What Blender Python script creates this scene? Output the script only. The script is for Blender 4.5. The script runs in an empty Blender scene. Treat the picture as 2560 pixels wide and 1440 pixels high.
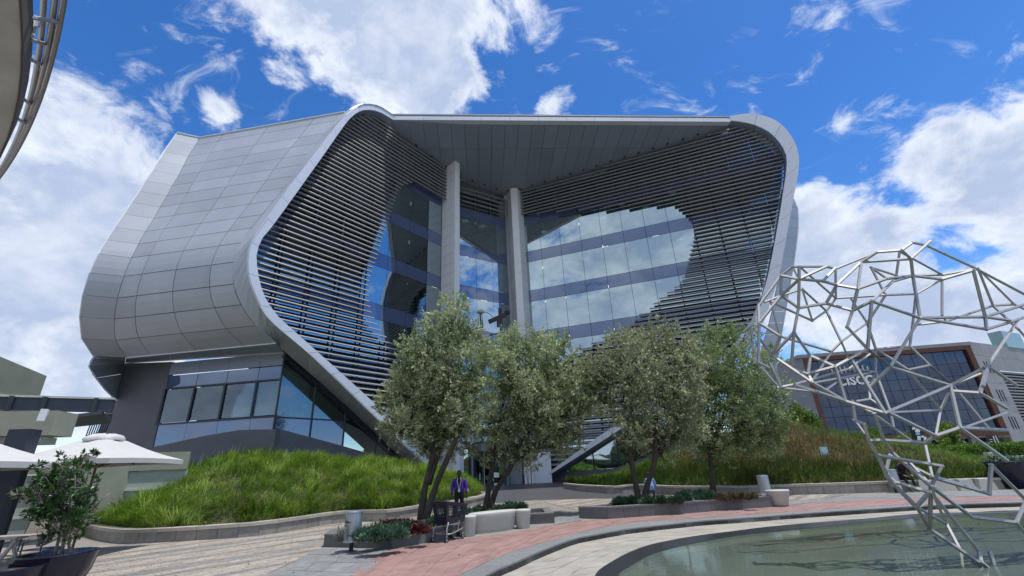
import bpy, bmesh, math, random
import numpy as np
from mathutils import Vector, Matrix

# ------------------------------------------------------------------ camera
scene = bpy.context.scene
FPX, CX, CY = 1100.0, 1280.0, 720.0          # focal length in photo pixels, image centre
PITCH = math.atan2(FPX, 2700.0)
ROLL = math.atan2(131.0, 2700.0)
CAMH = 1.75
_fw = np.array([0, math.cos(PITCH), math.sin(PITCH)])
_r0 = np.array([1.0, 0, 0]); _u0 = np.cross(_r0, _fw)
_c, _s = math.cos(ROLL), math.sin(ROLL)
_r = _c*_r0 - _s*_u0
_u = _s*_r0 + _c*_u0
CAM = np.array([0, 0, CAMH])
cam_data = bpy.data.cameras.new('camera')
cam_data.sensor_fit = 'HORIZONTAL'; cam_data.sensor_width = 36.0
cam_data.lens = 36.0*FPX/2560.0
cam_data.clip_start = 0.05; cam_data.clip_end = 3000
cam = bpy.data.objects.new('camera', cam_data)
scene.collection.objects.link(cam)
cam.matrix_world = Matrix(((_r[0], _u[0], -_fw[0], 0), (_r[1], _u[1], -_fw[1], 0), (_r[2], _u[2], -_fw[2], CAMH), (0, 0, 0, 1)))
scene.camera = cam

def ray(px, py):
    d = _fw*FPX + _r*(px-CX) - _u*(py-CY)
    return d/np.linalg.norm(d)
def gnd(px, py, z=0.0):
    d = ray(px, py); return CAM + d*((z-CAMH)/d[2])
def at(px, py, Y):
    d = ray(px, py); return CAM + d*(Y/d[1])
def pl(px, py, P, n):
    d = ray(px, py); return CAM + d*(np.dot(np.array(P)-CAM, n)/np.dot(d, n))

# ------------------------------------------------------------------ sun, sky, exposure
SUN_AZ, SUN_EL = math.radians(104), math.radians(76)     # azimuth measured from +Y towards +X
sun_dir = Vector((math.sin(SUN_AZ)*math.cos(SUN_EL), math.cos(SUN_AZ)*math.cos(SUN_EL), math.sin(SUN_EL)))
sun_data = bpy.data.lights.new('sun', 'SUN')
sun_data.energy = 2.8; sun_data.angle = math.radians(0.8); sun_data.color = (1.0, 0.955, 0.89)
sun = bpy.data.objects.new('sun', sun_data); scene.collection.objects.link(sun)
sun.rotation_euler = sun_dir.to_track_quat('Z', 'Y').to_euler()
sun.location = (10, -20, 60)
scene.view_settings.view_transform = 'Standard'
scene.view_settings.look = 'None'
scene.view_settings.exposure = 0.56
scene.view_settings.gamma = 1.0
scene.view_settings.use_curve_mapping = False

world = bpy.data.worlds.new('World'); scene.world = world; world.use_nodes = True
def unit_(v): v = np.array(v, float); return v/np.linalg.norm(v)
def build_world():
    nt = world.node_tree; N = nt.nodes; Lk = nt.links
    N.clear()
    out = N.new('ShaderNodeOutputWorld'); bg = N.new('ShaderNodeBackground')
    Lk.new(bg.outputs[0], out.inputs[0])
    sky = N.new('ShaderNodeTexSky'); sky.sky_type = 'NISHITA'; sky.sun_disc = False
    sky.sun_elevation = SUN_EL; sky.sun_rotation = SUN_AZ
    sky.altitude = 1500; sky.air_density = 1.0; sky.dust_density = 0.6; sky.ozone_density = 2.0
    hs = N.new('ShaderNodeHueSaturation'); hs.inputs['Hue'].default_value = 0.507; hs.inputs['Saturation'].default_value = 1.32; hs.inputs['Value'].default_value = 1.0
    Lk.new(sky.outputs[0], hs.inputs['Color'])
    skm = N.new('ShaderNodeVectorMath'); skm.operation = 'SCALE'; skm.inputs['Scale'].default_value = 0.132
    Lk.new(hs.outputs[0], skm.inputs[0])
    tc = N.new('ShaderNodeTexCoord')
    sep = N.new('ShaderNodeSeparateXYZ'); Lk.new(tc.outputs['Generated'], sep.inputs[0])
    def math_(op, a, b=None, clamp=False):
        n = N.new('ShaderNodeMath'); n.operation = op; n.use_clamp = clamp
        for i, v in enumerate((a, b)):
            if v is None: continue
            if isinstance(v, (int, float)): n.inputs[i].default_value = v
            else: Lk.new(v, n.inputs[i])
        return n.outputs[0]
    comb = N.new('ShaderNodeCombineXYZ')   # billows: direction space, flattened a little towards the horizon
    Lk.new(sep.outputs[0], comb.inputs[0]); Lk.new(sep.outputs[1], comb.inputs[1]); Lk.new(math_('MULTIPLY', sep.outputs[2], 1.5), comb.inputs[2])
    def noise(scale, detail, rough, dist, vec, lac=2.0):
        n = N.new('ShaderNodeTexNoise'); n.inputs['Scale'].default_value = scale; n.inputs['Detail'].default_value = detail
        n.inputs['Roughness'].default_value = rough; n.inputs['Distortion'].default_value = dist; n.inputs['Lacunarity'].default_value = lac
        Lk.new(vec, n.inputs['Vector']); return n.outputs['Fac']
    n1 = noise(6.5, 8, 0.63, 0.35, comb.outputs[0])
    dens = math_('MULTIPLY_ADD', n1, 3.0)
    dens.node.inputs[2].default_value = -1.5 - 0.04
    # large cloud banks and clear gaps: centre given as a direction, radius in degrees, weight
    banks = [((20, 560), 12, .50), ((150, 760), 11, .46), ((250, 410), 4.5, .34), ((330, 480), 3.5, .25), ((60, 300), 4, .2),
             ((930, 40), 7, .42), ((1060, 130), 6, .50), ((1200, 60), 5.5, .45), ((780, 60), 5, .30), ((620, 40), 5, .22), ((330, 5), 5, .2), ((1110, 210), 3, .35),
             ((1350, 110), 4, .26), ((610, 300), 2.6, .60), ((540, 230), 2.0, .40), ((1400, 270), 2.0, .55), ((705, 205), 1.4, .35),
             ((2090, 520), 5, .70), ((2070, 640), 5, .42), ((2350, 440), 4, .34), ((2440, 380), 4, .30), ((2530, 280), 4.5, .34), ((2270, 340), 2.6, .36), ((2150, 260), 2.2, .42), ((2060, 330), 2.0, .3), ((2280, 500), 2.6, .3),
             ((2510, 680), 6, .75), ((2330, 830), 8, .36), ((2550, 460), 4, .40), ((2060, 830), 6, .25),
             ((320, 210), 9, -.55), ((520, 330), 5, -.3), ((1640, 130), 14, -.60), ((1980, 130), 12, -.5), ((800, 260), 5, -.35), ((2430, 575), 4, -.55), ((2250, 600), 4, -.6), ((2400, 300), 2.6, -.25), ((2180, 450), 2.4, -.4), ((1180, 275), 3, -.2), ((2160, 420), 3.5, -.25)]
    banks = [(ray(*q), r_, w_) for q, r_, w_ in banks]
    # the glazing mirrors thin cloud in the sky behind the viewer
    banks += [(unit_((-.42, -.80, .40)), 36, .60), (unit_((.3, -.9, .5)), 28, .3), (unit_((.90, .04, .42)), 13, -.6)]
    for d, rad, w in banks:
        vd = N.new('ShaderNodeVectorMath'); vd.operation = 'DOT_PRODUCT'
        Lk.new(tc.outputs['Generated'], vd.inputs[0]); vd.inputs[1].default_value = tuple(d)
        mr = N.new('ShaderNodeMapRange'); mr.interpolation_type = 'SMOOTHSTEP'
        mr.inputs['From Min'].default_value = math.cos(math.radians(min(85, rad*1.9))); mr.inputs['From Max'].default_value = 1.0
        mr.inputs['To Min'].default_value = 0.0; mr.inputs['To Max'].default_value = w
        Lk.new(vd.outputs['Value'], mr.inputs['Value'])
        dens = math_('ADD', dens, mr.outputs[0])
    cov = N.new('ShaderNodeMapRange'); cov.interpolation_type = 'SMOOTHSTEP'
    cov.inputs['From Min'].default_value = -0.05; cov.inputs['From Max'].default_value = 0.50
    cov.inputs['To Min'].default_value = 0.0; cov.inputs['To Max'].default_value = 1.0
    Lk.new(dens, cov.inputs['Value'])
    # thin torn wisps over the whole sky
    wm_ = N.new('ShaderNodeMapping'); wm_.inputs['Rotation'].default_value = (.3, .5, .6); wm_.inputs['Scale'].default_value = (5.5, 16.0, 16.0)
    Lk.new(tc.outputs['Generated'], wm_.inputs[0])
    nw = noise(1.0, 5, 0.62, 0.8, wm_.outputs[0])
    wsp = N.new('ShaderNodeMapRange'); wsp.interpolation_type = 'SMOOTHSTEP'
    wsp.inputs['From Min'].default_value = 0.53; wsp.inputs['From Max'].default_value = 0.80; wsp.inputs['To Min'].default_value = 0.0; wsp.inputs['To Max'].default_value = 0.62
    Lk.new(nw, wsp.inputs['Value'])
    covf = math_('MAXIMUM', cov.outputs[0], wsp.outputs[0])
    # cloud body colour: bright rims, blue-grey thick parts
    off = N.new('ShaderNodeVectorMath'); off.operation = 'ADD'; off.inputs[1].default_value = (3.1, 1.7, 0)
    Lk.new(comb.outputs[0], off.inputs[0])
    n3 = noise(9.0, 5, 0.6, 0.2, off.outputs[0])
    thick = N.new('ShaderNodeMapRange'); thick.inputs['From Min'].default_value = 0.15; thick.inputs['From Max'].default_value = 0.85
    thick.inputs['To Min'].default_value = 0.0; thick.inputs['To Max'].default_value = 0.75
    Lk.new(dens, thick.inputs['Value'])
    sh = math_('ADD', thick.outputs[0], math_('MULTIPLY', math_('SUBTRACT', n3, 0.42), 1.6), clamp=True)
    cmix = N.new('ShaderNodeMix'); cmix.data_type = 'RGBA'
    cmix.inputs['A'].default_value = (0.72, 0.75, 0.79, 1); cmix.inputs['B'].default_value = (0.33, 0.40, 0.545, 1)
    Lk.new(sh, cmix.inputs['Factor'])
    mix = N.new('ShaderNodeMix'); mix.data_type = 'RGBA'
    Lk.new(covf, mix.inputs['Factor']); Lk.new(skm.outputs[0], mix.inputs['A']); Lk.new(cmix.outputs['Result'], mix.inputs['B'])
    Lk.new(mix.outputs['Result'], bg.inputs['Color'])
    bg.inputs['Strength'].default_value = 1.0
build_world()
world.cycles.sampling_method = 'NONE'

scene.cycles.max_bounces = 5; scene.cycles.diffuse_bounces = 2; scene.cycles.glossy_bounces = 3; scene.cycles.transmission_bounces = 3; scene.cycles.transparent_max_bounces = 8
scene.cycles.caustics_reflective = False; scene.cycles.caustics_refractive = False

# ------------------------------------------------------------------ helpers
rnd = random.Random(7)
COL = scene.collection
V = lambda *a: np.array(a, float)
def unit(v): v = np.array(v, float); return v/np.linalg.norm(v)
def az(deg): return V(math.sin(math.radians(deg)), math.cos(math.radians(deg)), 0)
def sstep(x): x = min(1.0, max(0.0, x)); return x*x*(3-2*x)
MATS = {}
def mat(name, col, rough=0.6, metal=0.0, var=0.0, vscale=3.0, bump=0.0, bscale=40.0, col2=None, spec=0.5, island=0.0, streak=None, trans=0.0):
    if name in MATS: return MATS[name]
    m = bpy.data.materials.new(name); m.use_nodes = True; MATS[name] = m
    nt = m.node_tree; N = nt.nodes; L = nt.links
    b = N['Principled BSDF']
    b.inputs['Base Color'].default_value = (*col, 1); b.inputs['Roughness'].default_value = rough
    b.inputs['Metallic'].default_value = metal; b.inputs['Specular IOR Level'].default_value = spec
    if var or bump or col2 or island:
        tc = N.new('ShaderNodeTexCoord'); geo = N.new('ShaderNodeNewGeometry')
        mp = N.new('ShaderNodeMapping'); L.new(geo.outputs['Position'], mp.inputs['Vector'])
        if streak: mp.inputs['Scale'].default_value = streak
        src = None
        if var or col2:
            n = N.new('ShaderNodeTexNoise'); n.inputs['Scale'].default_value = vscale; n.inputs['Detail'].default_value = 6; n.inputs['Roughness'].default_value = 0.65
            L.new(mp.outputs[0], n.inputs['Vector'])
            mr = N.new('ShaderNodeMapRange'); mr.inputs['From Min'].default_value = 0.3; mr.inputs['From Max'].default_value = 0.7
            L.new(n.outputs['Fac'], mr.inputs['Value'])
            mx = N.new('ShaderNodeMix'); mx.data_type = 'RGBA'
            c2 = col2 if col2 else tuple(min(1, c*(1+var)) for c in col); c1 = col if col2 else tuple(c*(1-var) for c in col)
            mx.inputs['A'].default_value = (*c1, 1); mx.inputs['B'].default_value = (*c2, 1)
            L.new(mr.outputs[0], mx.inputs['Factor']); src = mx.outputs['Result']
        if island:
            hs = N.new('ShaderNodeHueSaturation'); ri = N.new('ShaderNodeMapRange')
            oi = N.new('ShaderNodeObjectInfo'); ad = N.new('ShaderNodeMath'); ad.operation = 'ADD'; fr = N.new('ShaderNodeMath'); fr.operation = 'FRACT'
            L.new(oi.outputs['Random'], ad.inputs[0]); L.new(geo.outputs['Random Per Island'], ad.inputs[1]); L.new(ad.outputs[0], fr.inputs[0])
            ri.inputs['To Min'].default_value = 1-island; ri.inputs['To Max'].default_value = 1+island
            L.new(fr.outputs[0], ri.inputs['Value']); L.new(ri.outputs[0], hs.inputs['Value'])
            if src: L.new(src, hs.inputs['Color'])
            else: hs.inputs['Color'].default_value = (*col, 1)
            src = hs.outputs[0]
        if src: L.new(src, b.inputs['Base Color'])
        if bump:
            nb = N.new('ShaderNodeTexNoise'); nb.inputs['Scale'].default_value = bscale; nb.inputs['Detail'].default_value = 5
            L.new(mp.outputs[0], nb.inputs['Vector'])
            bp = N.new('ShaderNodeBump'); bp.inputs['Strength'].default_value = bump; bp.inputs['Distance'].default_value = 0.02
            L.new(nb.outputs['Fac'], bp.inputs['Height']); L.new(bp.outputs[0], b.inputs['Normal'])
    return m
def leafmat(name, c1, c2, c3, rough=0.5, vscale=1.1, trans=0.25):
    if name in MATS: return MATS[name]
    m = bpy.data.materials.new(name); m.use_nodes = True; MATS[name] = m
    nt = m.node_tree; N = nt.nodes; L = nt.links; b = N['Principled BSDF']; out = N['Material Output']
    geo = N.new('ShaderNodeNewGeometry')
    cr = N.new('ShaderNodeValToRGB'); e = cr.color_ramp.elements
    e[0].position = 0.0; e[0].color = (*c1, 1); e[1].position = 1.0; e[1].color = (*c3, 1); k = e.new(0.5); k.color = (*c2, 1)
    n = N.new('ShaderNodeTexNoise'); n.inputs['Scale'].default_value = vscale; n.inputs['Detail'].default_value = 3
    L.new(geo.outputs['Position'], n.inputs['Vector'])
    a = N.new('ShaderNodeMath'); a.operation = 'MULTIPLY_ADD'; a.inputs[1].default_value = 0.55
    L.new(geo.outputs['Random Per Island'], a.inputs[0])
    s = N.new('ShaderNodeMapRange'); s.inputs['From Min'].default_value = 0.35; s.inputs['From Max'].default_value = 0.65; s.inputs['To Min'].default_value = -0.05; s.inputs['To Max'].default_value = 0.5
    L.new(n.outputs['Fac'], s.inputs['Value']); L.new(s.outputs[0], a.inputs[2]); L.new(a.outputs[0], cr.inputs[0])
    L.new(cr.outputs[0], b.inputs['Base Color']); b.inputs['Roughness'].default_value = rough; b.inputs['Specular IOR Level'].default_value = 0.35
    t = N.new('ShaderNodeBsdfTranslucent'); L.new(cr.outputs[0], t.inputs['Color'])
    mx = N.new('ShaderNodeMixShader'); mx.inputs[0].default_value = trans
    L.new(b.outputs[0], mx.inputs[1]); L.new(t.outputs[0], mx.inputs[2]); L.new(mx.outputs[0], out.inputs['Surface'])
    return m
def glassmat(name, see, refl, tint, base):
    """coated architectural glazing: part mirror, part dark see-through"""
    if name in MATS: return MATS[name]
    m = bpy.data.materials.new(name); m.use_nodes = True; MATS[name] = m
    nt = m.node_tree; N = nt.nodes; L = nt.links; out = N['Material Output']; N.remove(N['Principled BSDF'])
    tr = N.new('ShaderNodeBsdfTransparent'); tr.inputs[0].default_value = (*see, 1)
    df = N.new('ShaderNodeBsdfDiffuse'); df.inputs[0].default_value = (*base, 1)
    gl = N.new('ShaderNodeBsdfGlossy'); gl.inputs['Roughness'].default_value = 0.012; gl.inputs['Color'].default_value = (*tint, 1)
    geo = N.new('ShaderNodeNewGeometry')
    ns = N.new('ShaderNodeTexNoise'); ns.inputs['Scale'].default_value = 0.55; ns.inputs['Detail'].default_value = 1
    L.new(geo.outputs['Position'], ns.inputs['Vector'])
    bp = N.new('ShaderNodeBump'); bp.inputs['Strength'].default_value = 0.07; bp.inputs['Distance'].default_value = 0.05
    L.new(ns.outputs['Fac'], bp.inputs['Height']); L.new(bp.outputs[0], gl.inputs['Normal'])
    m1 = N.new('ShaderNodeMixShader'); m1.inputs[0].default_value = 0.12 if see[0] > 0 else 1.0
    L.new(tr.outputs[0], m1.inputs[1]); L.new(df.outputs[0], m1.inputs[2])
    fr = N.new('ShaderNodeFresnel'); fr.inputs['IOR'].default_value = 1.5
    mr = N.new('ShaderNodeMapRange'); mr.inputs['From Min'].default_value = 0.04; mr.inputs['From Max'].default_value = 1.0; mr.inputs['To Min'].default_value = refl; mr.inputs['To Max'].default_value = 1.0
    L.new(fr.outputs[0], mr.inputs['Value'])
    m2 = N.new('ShaderNodeMixShader'); L.new(mr.outputs[0], m2.inputs[0]); L.new(m1.outputs[0], m2.inputs[1]); L.new(gl.outputs[0], m2.inputs[2])
    L.new(m2.outputs[0], out.inputs['Surface'])
    return m
def emit(name, col, s):
    if name in MATS: return MATS[name]
    m = bpy.data.materials.new(name); m.use_nodes = True; MATS[name] = m
    b = m.node_tree.nodes['Principled BSDF']; b.inputs['Base Color'].default_value = (*col, 1)
    b.inputs['Emission Color'].default_value = (*col, 1); b.inputs['Emission Strength'].default_value = s
    return m

def mesh(name, verts, faces, m=None, parent=None, smooth=False, mats=None, fmat=None):
    me = bpy.data.meshes.new(name); me.from_pydata([tuple(map(float, v)) for v in verts], [], [tuple(f) for f in faces]); me.update()
    if m is not None: me.materials.append(m)
    if mats:
        for k in mats: me.materials.append(k)
    if fmat is not None: me.polygons.foreach_set('material_index', fmat)
    if smooth: me.polygons.foreach_set('use_smooth', [True]*len(me.polygons))
    o = bpy.data.objects.new(name, me); COL.objects.link(o)
    if parent is not None: o.parent = parent
    return o
def empty(name, loc=(0, 0, 0)):
    o = bpy.data.objects.new(name, None); o.empty_display_size = 0.3; COL.objects.link(o); o.location = tuple(map(float, loc))
    return o
def keepworld(o, parent):
    o.parent = parent; o.matrix_parent_inverse = Matrix.Translation(-parent.location) if parent.parent is None else o.matrix_parent_inverse
    return o
def tag(o, label, cat, group=None, kind=None):
    o['label'] = label; o['category'] = cat
    if group: o['group'] = group
    if kind: o['kind'] = kind
    return o
def struct(o, label=None):
    o['kind'] = 'structure'
    if label: o['label'] = label
    return o
class MB:
    """collects pieces and builds ONE mesh object"""
    def __init__(s): s.v = []; s.f = []; s.m = []
    def add(s, verts, faces, mi=0):
        k = len(s.v); s.v += [tuple(map(float, v)) for v in verts]; s.f += [tuple(i+k for i in f) for f in faces]; s.m += [mi]*len(faces); return s
    def hexa(s, lo, hi, mi=0):
        n = len(lo); f = [tuple(range(n))[::-1], tuple(range(n, 2*n))] + [(i, (i+1) % n, n+(i+1) % n, n+i) for i in range(n)]
        return s.add(list(lo)+list(hi), f, mi)
    def box(s, c, sx, sy, sz, rz=0.0, mi=0, base=False):
        c = V(*c); ca, sa = math.cos(rz), math.sin(rz)
        ex = V(ca, sa, 0)*sx/2; ey = V(-sa, ca, 0)*sy/2; ez = V(0, 0, sz/2)
        if base: c = c+ez
        return s.hexa([c-ex-ey-ez, c+ex-ey-ez, c+ex+ey-ez, c-ex+ey-ez], [c-ex-ey+ez, c+ex-ey+ez, c+ex+ey+ez, c-ex+ey+ez], mi)
    def obox(s, p, q, w, h, up=(0, 0, 1), mi=0):
        """square bar from p to q"""
        p = V(*p); q = V(*q); d = unit(q-p); up = V(*up)
        if abs(np.dot(d, up)) > 0.95: up = V(1, 0, 0) if abs(d[0]) < 0.9 else V(0, 1, 0)
        a = unit(np.cross(d, up))*w/2; b = unit(np.cross(a, d))*h/2
        return s.hexa([p-a-b, p+a-b, p+a+b, p-a+b], [q-a-b, q+a-b, q+a+b, q-a+b], mi)
    def tube(s, pts, r, n=8, mi=0, cap=True):
        pts = [V(*p) for p in pts]; rs = r if isinstance(r, (list, tuple)) else [r]*len(pts); rings = []
        up = V(0.123, 0.31, 1)
        for i, p in enumerate(pts):
            d = pts[min(i+1, len(pts)-1)]-pts[max(i-1, 0)]; d = unit(d)
            if abs(np.dot(d, unit(up))) > 0.98: up = V(1, 0.2, 0)
            a = unit(np.cross(d, up)); b = np.cross(a, d); up = b
            rings.append([p+rs[i]*(math.cos(t)*a+math.sin(t)*b) for t in [2*math.pi*k/n for k in range(n)]])
        v = [x for ri in rings for x in ri]; f = []
        for i in range(len(pts)-1):
            for k in range(n): f.append((i*n+k, i*n+(k+1) % n, (i+1)*n+(k+1) % n, (i+1)*n+k))
        if cap: f.append(tuple(range(n))[::-1]); f.append(tuple(range((len(pts)-1)*n, len(pts)*n)))
        return s.add(v, f, mi)
    def lathe(s, prof, c=(0, 0, 0), n=28, mi=0, sx=1.0, sy=1.0, rz=0.0):
        c = V(*c); v = []; ca, sa = math.cos(rz), math.sin(rz)
        for r, z in prof:
            for k in range(n):
                t = 2*math.pi*k/n; x, y = r*sx*math.cos(t), r*sy*math.sin(t)
                v.append(c+V(x*ca-y*sa, x*sa+y*ca, z))
        f = [(i*n+k, i*n+(k+1) % n, (i+1)*n+(k+1) % n, (i+1)*n+k) for i in range(len(prof)-1) for k in range(n)]
        if prof[0][0] > 1e-6: f.append(tuple(range(n))[::-1])
        if prof[-1][0] > 1e-6: f.append(tuple(range((len(prof)-1)*n, len(prof)*n)))
        return s.add(v, f, mi)
    def slab(s, a, b, c, d, th, nrm=None, mi=0):
        """quad a b c d thickened backwards by th"""
        a, b, c, d = V(*a), V(*b), V(*c), V(*d)
        n = unit(np.cross(b-a, d-a)) if nrm is None else unit(nrm)
        if nrm is not None and np.dot(np.cross(b-a, d-a), n) < 0: a, b, c, d = a, d, c, b
        return s.hexa([x-n*th for x in (a, b, c, d)], [a, b, c, d], mi)
    def build(s, name, m=None, parent=None, smooth=False, mats=None):
        fm = s.m if mats else None
        o = mesh(name, s.v, s.f, m, None, smooth, mats, fm)
        if parent is not None:
            o.parent = parent
            loc = V(*world_loc(parent))
            me = o.data; co = np.empty(len(me.vertices)*3); me.vertices.foreach_get('co', co)
            co = (co.reshape(-1, 3)-loc).ravel(); me.vertices.foreach_set('co', co); me.update()
        return o
def world_loc(o):
    p = V(0, 0, 0)
    while o is not None: p = p+V(*o.location); o = o.parent
    return p
def quadpanel(name, a, b, c, d, th, m, parent, gap=0.012, nrm=None, lift=0.0):
    a, b, c, d = V(*a), V(*b), V(*c), V(*d)
    def sh(p, q, r):  # move p towards its neighbours by gap
        u, w = q-p, r-p; lu, lw = np.linalg.norm(u), np.linalg.norm(w)
        return p + (u/lu*min(gap, lu*.3) if lu > 1e-6 else 0) + (w/lw*min(gap, lw*.3) if lw > 1e-6 else 0)
    A, B, C, D = sh(a, b, d), sh(b, a, c), sh(c, b, d), sh(d, a, c)
    n = unit(np.cross(b-a, d-a)) if np.linalg.norm(np.cross(b-a, d-a)) > 1e-9 else unit(np.cross(c-b, d-b))
    if nrm is not None and np.dot(n, nrm) < 0: n = -n; A, B, C, D = A, D, C, B
    if lift: A, B, C, D = [p+n*lift for p in (A, B, C, D)]
    return MB().hexa([p-n*th for p in (A, B, C, D)], [A, B, C, D]).build(name, m, parent)
def smooth_curve(pts, n, closed=False):
    """Catmull-Rom through pts, resampled to n points evenly by length"""
    P = [np.array(p, float) for p in pts]; out = []
    for i in range(len(P)-1):
        p0 = P[max(i-1, 0)]; p1 = P[i]; p2 = P[i+1]; p3 = P[min(i+2, len(P)-1)]
        for t in np.linspace(0, 1, 16, endpoint=False):
            out.append(0.5*((2*p1)+(-p0+p2)*t+(2*p0-5*p1+4*p2-p3)*t*t+(-p0+3*p1-3*p2+p3)*t**3))
    out.append(P[-1]); return resample(out, n)
def resample(out, n):
    out = np.array(out); L = np.concatenate([[0], np.cumsum(np.linalg.norm(np.diff(out, axis=0), axis=1))])
    t = np.linspace(0, L[-1], n)
    return np.stack([np.interp(t, L, out[:, k]) for k in range(out.shape[1])], 1)
def tree_copy(root, loc, rz=0.0):
    r = root.copy(); COL.objects.link(r); r.location = tuple(loc); r.rotation_euler = (0, 0, rz)
    for ch in list(root.children):
        c = ch.copy(); COL.objects.link(c); c.parent = r
        for g in list(ch.children):
            d = g.copy(); COL.objects.link(d); d.parent = c
    return r
def text_mesh(txt, size, m, name, parent, origin, ex, ey, depth=0.01, font_shear=0.0, space=1.0, offset=0.0):
    cu = bpy.data.curves.new('lettering', 'FONT'); cu.body = txt; cu.size = size; cu.extrude = depth; cu.align_x = 'LEFT'; cu.shear = font_shear; cu.space_character = space; cu.offset = offset
    cu.resolution_u = 3
    t = bpy.data.objects.new('lettering', cu); COL.objects.link(t)
    me = bpy.data.meshes.new_from_object(t); bpy.data.objects.remove(t)
    ex, ey = unit(ex), unit(ey); ez = np.cross(ex, ey); o0 = V(*origin)-(V(*world_loc(parent)) if parent is not None else 0)
    for v in me.vertices:
        c = v.co; v.co = Vector(tuple(o0+ex*c.x+ey*c.y+ez*c.z))
    me.materials.clear(); me.materials.append(m)
    o = bpy.data.objects.new(name, me); COL.objects.link(o)
    if parent is not None: o.parent = parent
    return o

# ------------------------------------------------------------------ materials
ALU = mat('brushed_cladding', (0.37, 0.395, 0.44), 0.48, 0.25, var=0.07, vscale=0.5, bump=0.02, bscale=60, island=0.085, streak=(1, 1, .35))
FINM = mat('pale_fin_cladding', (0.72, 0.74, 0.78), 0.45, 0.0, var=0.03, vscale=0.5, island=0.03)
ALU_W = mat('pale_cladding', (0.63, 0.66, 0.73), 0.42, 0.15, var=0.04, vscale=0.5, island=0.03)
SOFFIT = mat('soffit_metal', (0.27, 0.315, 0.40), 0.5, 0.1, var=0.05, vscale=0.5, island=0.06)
JOINT = mat('dark_joint', (0.02, 0.022, 0.028), 0.8)
SLAT = mat('louvre_metal', (0.30, 0.305, 0.315), 0.5, 0.1, var=0.06, vscale=1.5, island=0.08)
FRAME = mat('dark_frame', (0.035, 0.045, 0.065), 0.4, 0.3)
GLASS = glassmat('coated_glass', (0.26, 0.36, 0.42), 0.52, (0.74, 0.88, 0.92), (0.03, 0.045, 0.055))
GLASS_B = glassmat('clear_window_glass', (0.55, 0.68, 0.72), 0.16, (0.7, 0.85, 0.95), (0.02, 0.03, 0.045))
SPAND = glassmat('spandrel_glass', (0, 0, 0), 0.20, (0.60, 0.72, 0.92), (0.075, 0.10, 0.185))
PLASTER = mat('grey_render', (0.125, 0.132, 0.15), 0.85, var=0.10, vscale=0.8, bump=0.15, bscale=30)
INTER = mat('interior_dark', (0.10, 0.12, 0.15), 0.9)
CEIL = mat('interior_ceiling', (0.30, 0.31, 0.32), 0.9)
BLIND = mat('roller_blind', (0.62, 0.72, 0.76), 0.9, var=0.04)
CLIGHT = emit('ceiling_panel_light', (1.0, 0.93, 0.8), 1.3)
GRANITE = mat('grey_granite', (0.125, 0.125, 0.13), 0.6, var=0.18, vscale=14, bump=0.08, bscale=90, island=0.12)
GRAN_D = mat('dark_granite', (0.03, 0.033, 0.038), 0.25, var=0.2, vscale=10)
COPING = mat('sandstone_coping', (0.42, 0.39, 0.34), 0.8, var=0.12, vscale=4, bump=0.1, island=0.07)
STONE = mat('cut_stone_block', (0.29, 0.275, 0.25), 0.8, var=0.15, vscale=5, bump=0.15, island=0.12)
CONC = mat('cast_concrete', (0.46, 0.47, 0.43), 0.75, var=0.07, vscale=3, bump=0.08, bscale=50)
STEEL = mat('stainless_steel', (0.36, 0.36, 0.355), 0.5, 0.5, var=0.10, vscale=5)
BLACK = mat('black_plastic', (0.012, 0.013, 0.02), 0.45)
NAVY = mat('navy_glaze', (0.010, 0.013, 0.035), 0.25, var=0.2, vscale=4)
SOIL = mat('dark_soil', (0.045, 0.03, 0.022), 0.95, var=0.4, vscale=20, bump=0.6, bscale=40)
WHITE = mat('white_paint', (0.75, 0.76, 0.77), 0.5)
WOOD = mat('red_wood', (0.16, 0.055, 0.03), 0.5, var=0.25, vscale=8, streak=(4, 4, .5))
BARK = mat('dark_bark', (0.060, 0.046, 0.038), 0.95, var=0.4, vscale=9, bump=0.9, bscale=14, streak=(1, 1, .25))

# ================================================================== ground, paving, pond
TERR = -0.12; WATER = -0.115
gd = mesh('ground', [(-600, -600, -.62), (600, -600, -.62), (600, 900, -.62), (-600, 900, -.62)], [(0, 1, 2, 3)], mat('far_ground', (.24, .24, .21), .95, var=.25, vscale=.05)); struct(gd)
g2 = lambda p, z=0.0: gnd(p[0], p[1], z)[:2]
# kerb: inner (pond-side) edge and outer edge
K_in = [V(3.5, -2.5), V(.5, .3), V(-1.3, 3.0), V(-1.75, 6.0)]+[g2(p) for p in [(1222,1436),(1287,1407),(1355,1377),(1437,1347),(1500,1335),(1575,1322),(1675,1311),(1762,1302),(1840,1297),(1920,1291),(2040,1282),(2160,1274),(2290,1266),(2395,1261),(2560,1256)]]+[V(20.5, 15.6), V(25, 14)]
K_out = [V(3.0, -3.2), V(-.2, -.1), V(-2.0, 2.8), V(-2.4, 6.0)]+[g2(p) for p in [(1200,1416),(1250,1392),(1300,1375),(1350,1360),(1407,1344),(1475,1327),(1525,1316),(1600,1306),(1700,1299),(1840,1290)]]+[g2(p) for p in [(1920,1285),(2040,1276),(2160,1268.5),(2290,1261),(2395,1256),(2560,1251)]]+[V(20.7, 16.1), V(25.3, 14.5)]
RIM_o = [V(5.0, -.5), V(2.4, 2.0), V(1.05, 4.5), V(.75, 6.8)]+[g2(p, TERR) for p in [(1487,1440),(1525,1407),(1575,1380),(1625,1362),(1675,1351),(1725,1342),(1775,1335),(1840,1327),(1920,1317),(2040,1306),(2170,1296),(2290,1285),(2445,1280),(2545,1276)]]+[V(19.5, 13.2), V(24, 11)]
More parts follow.
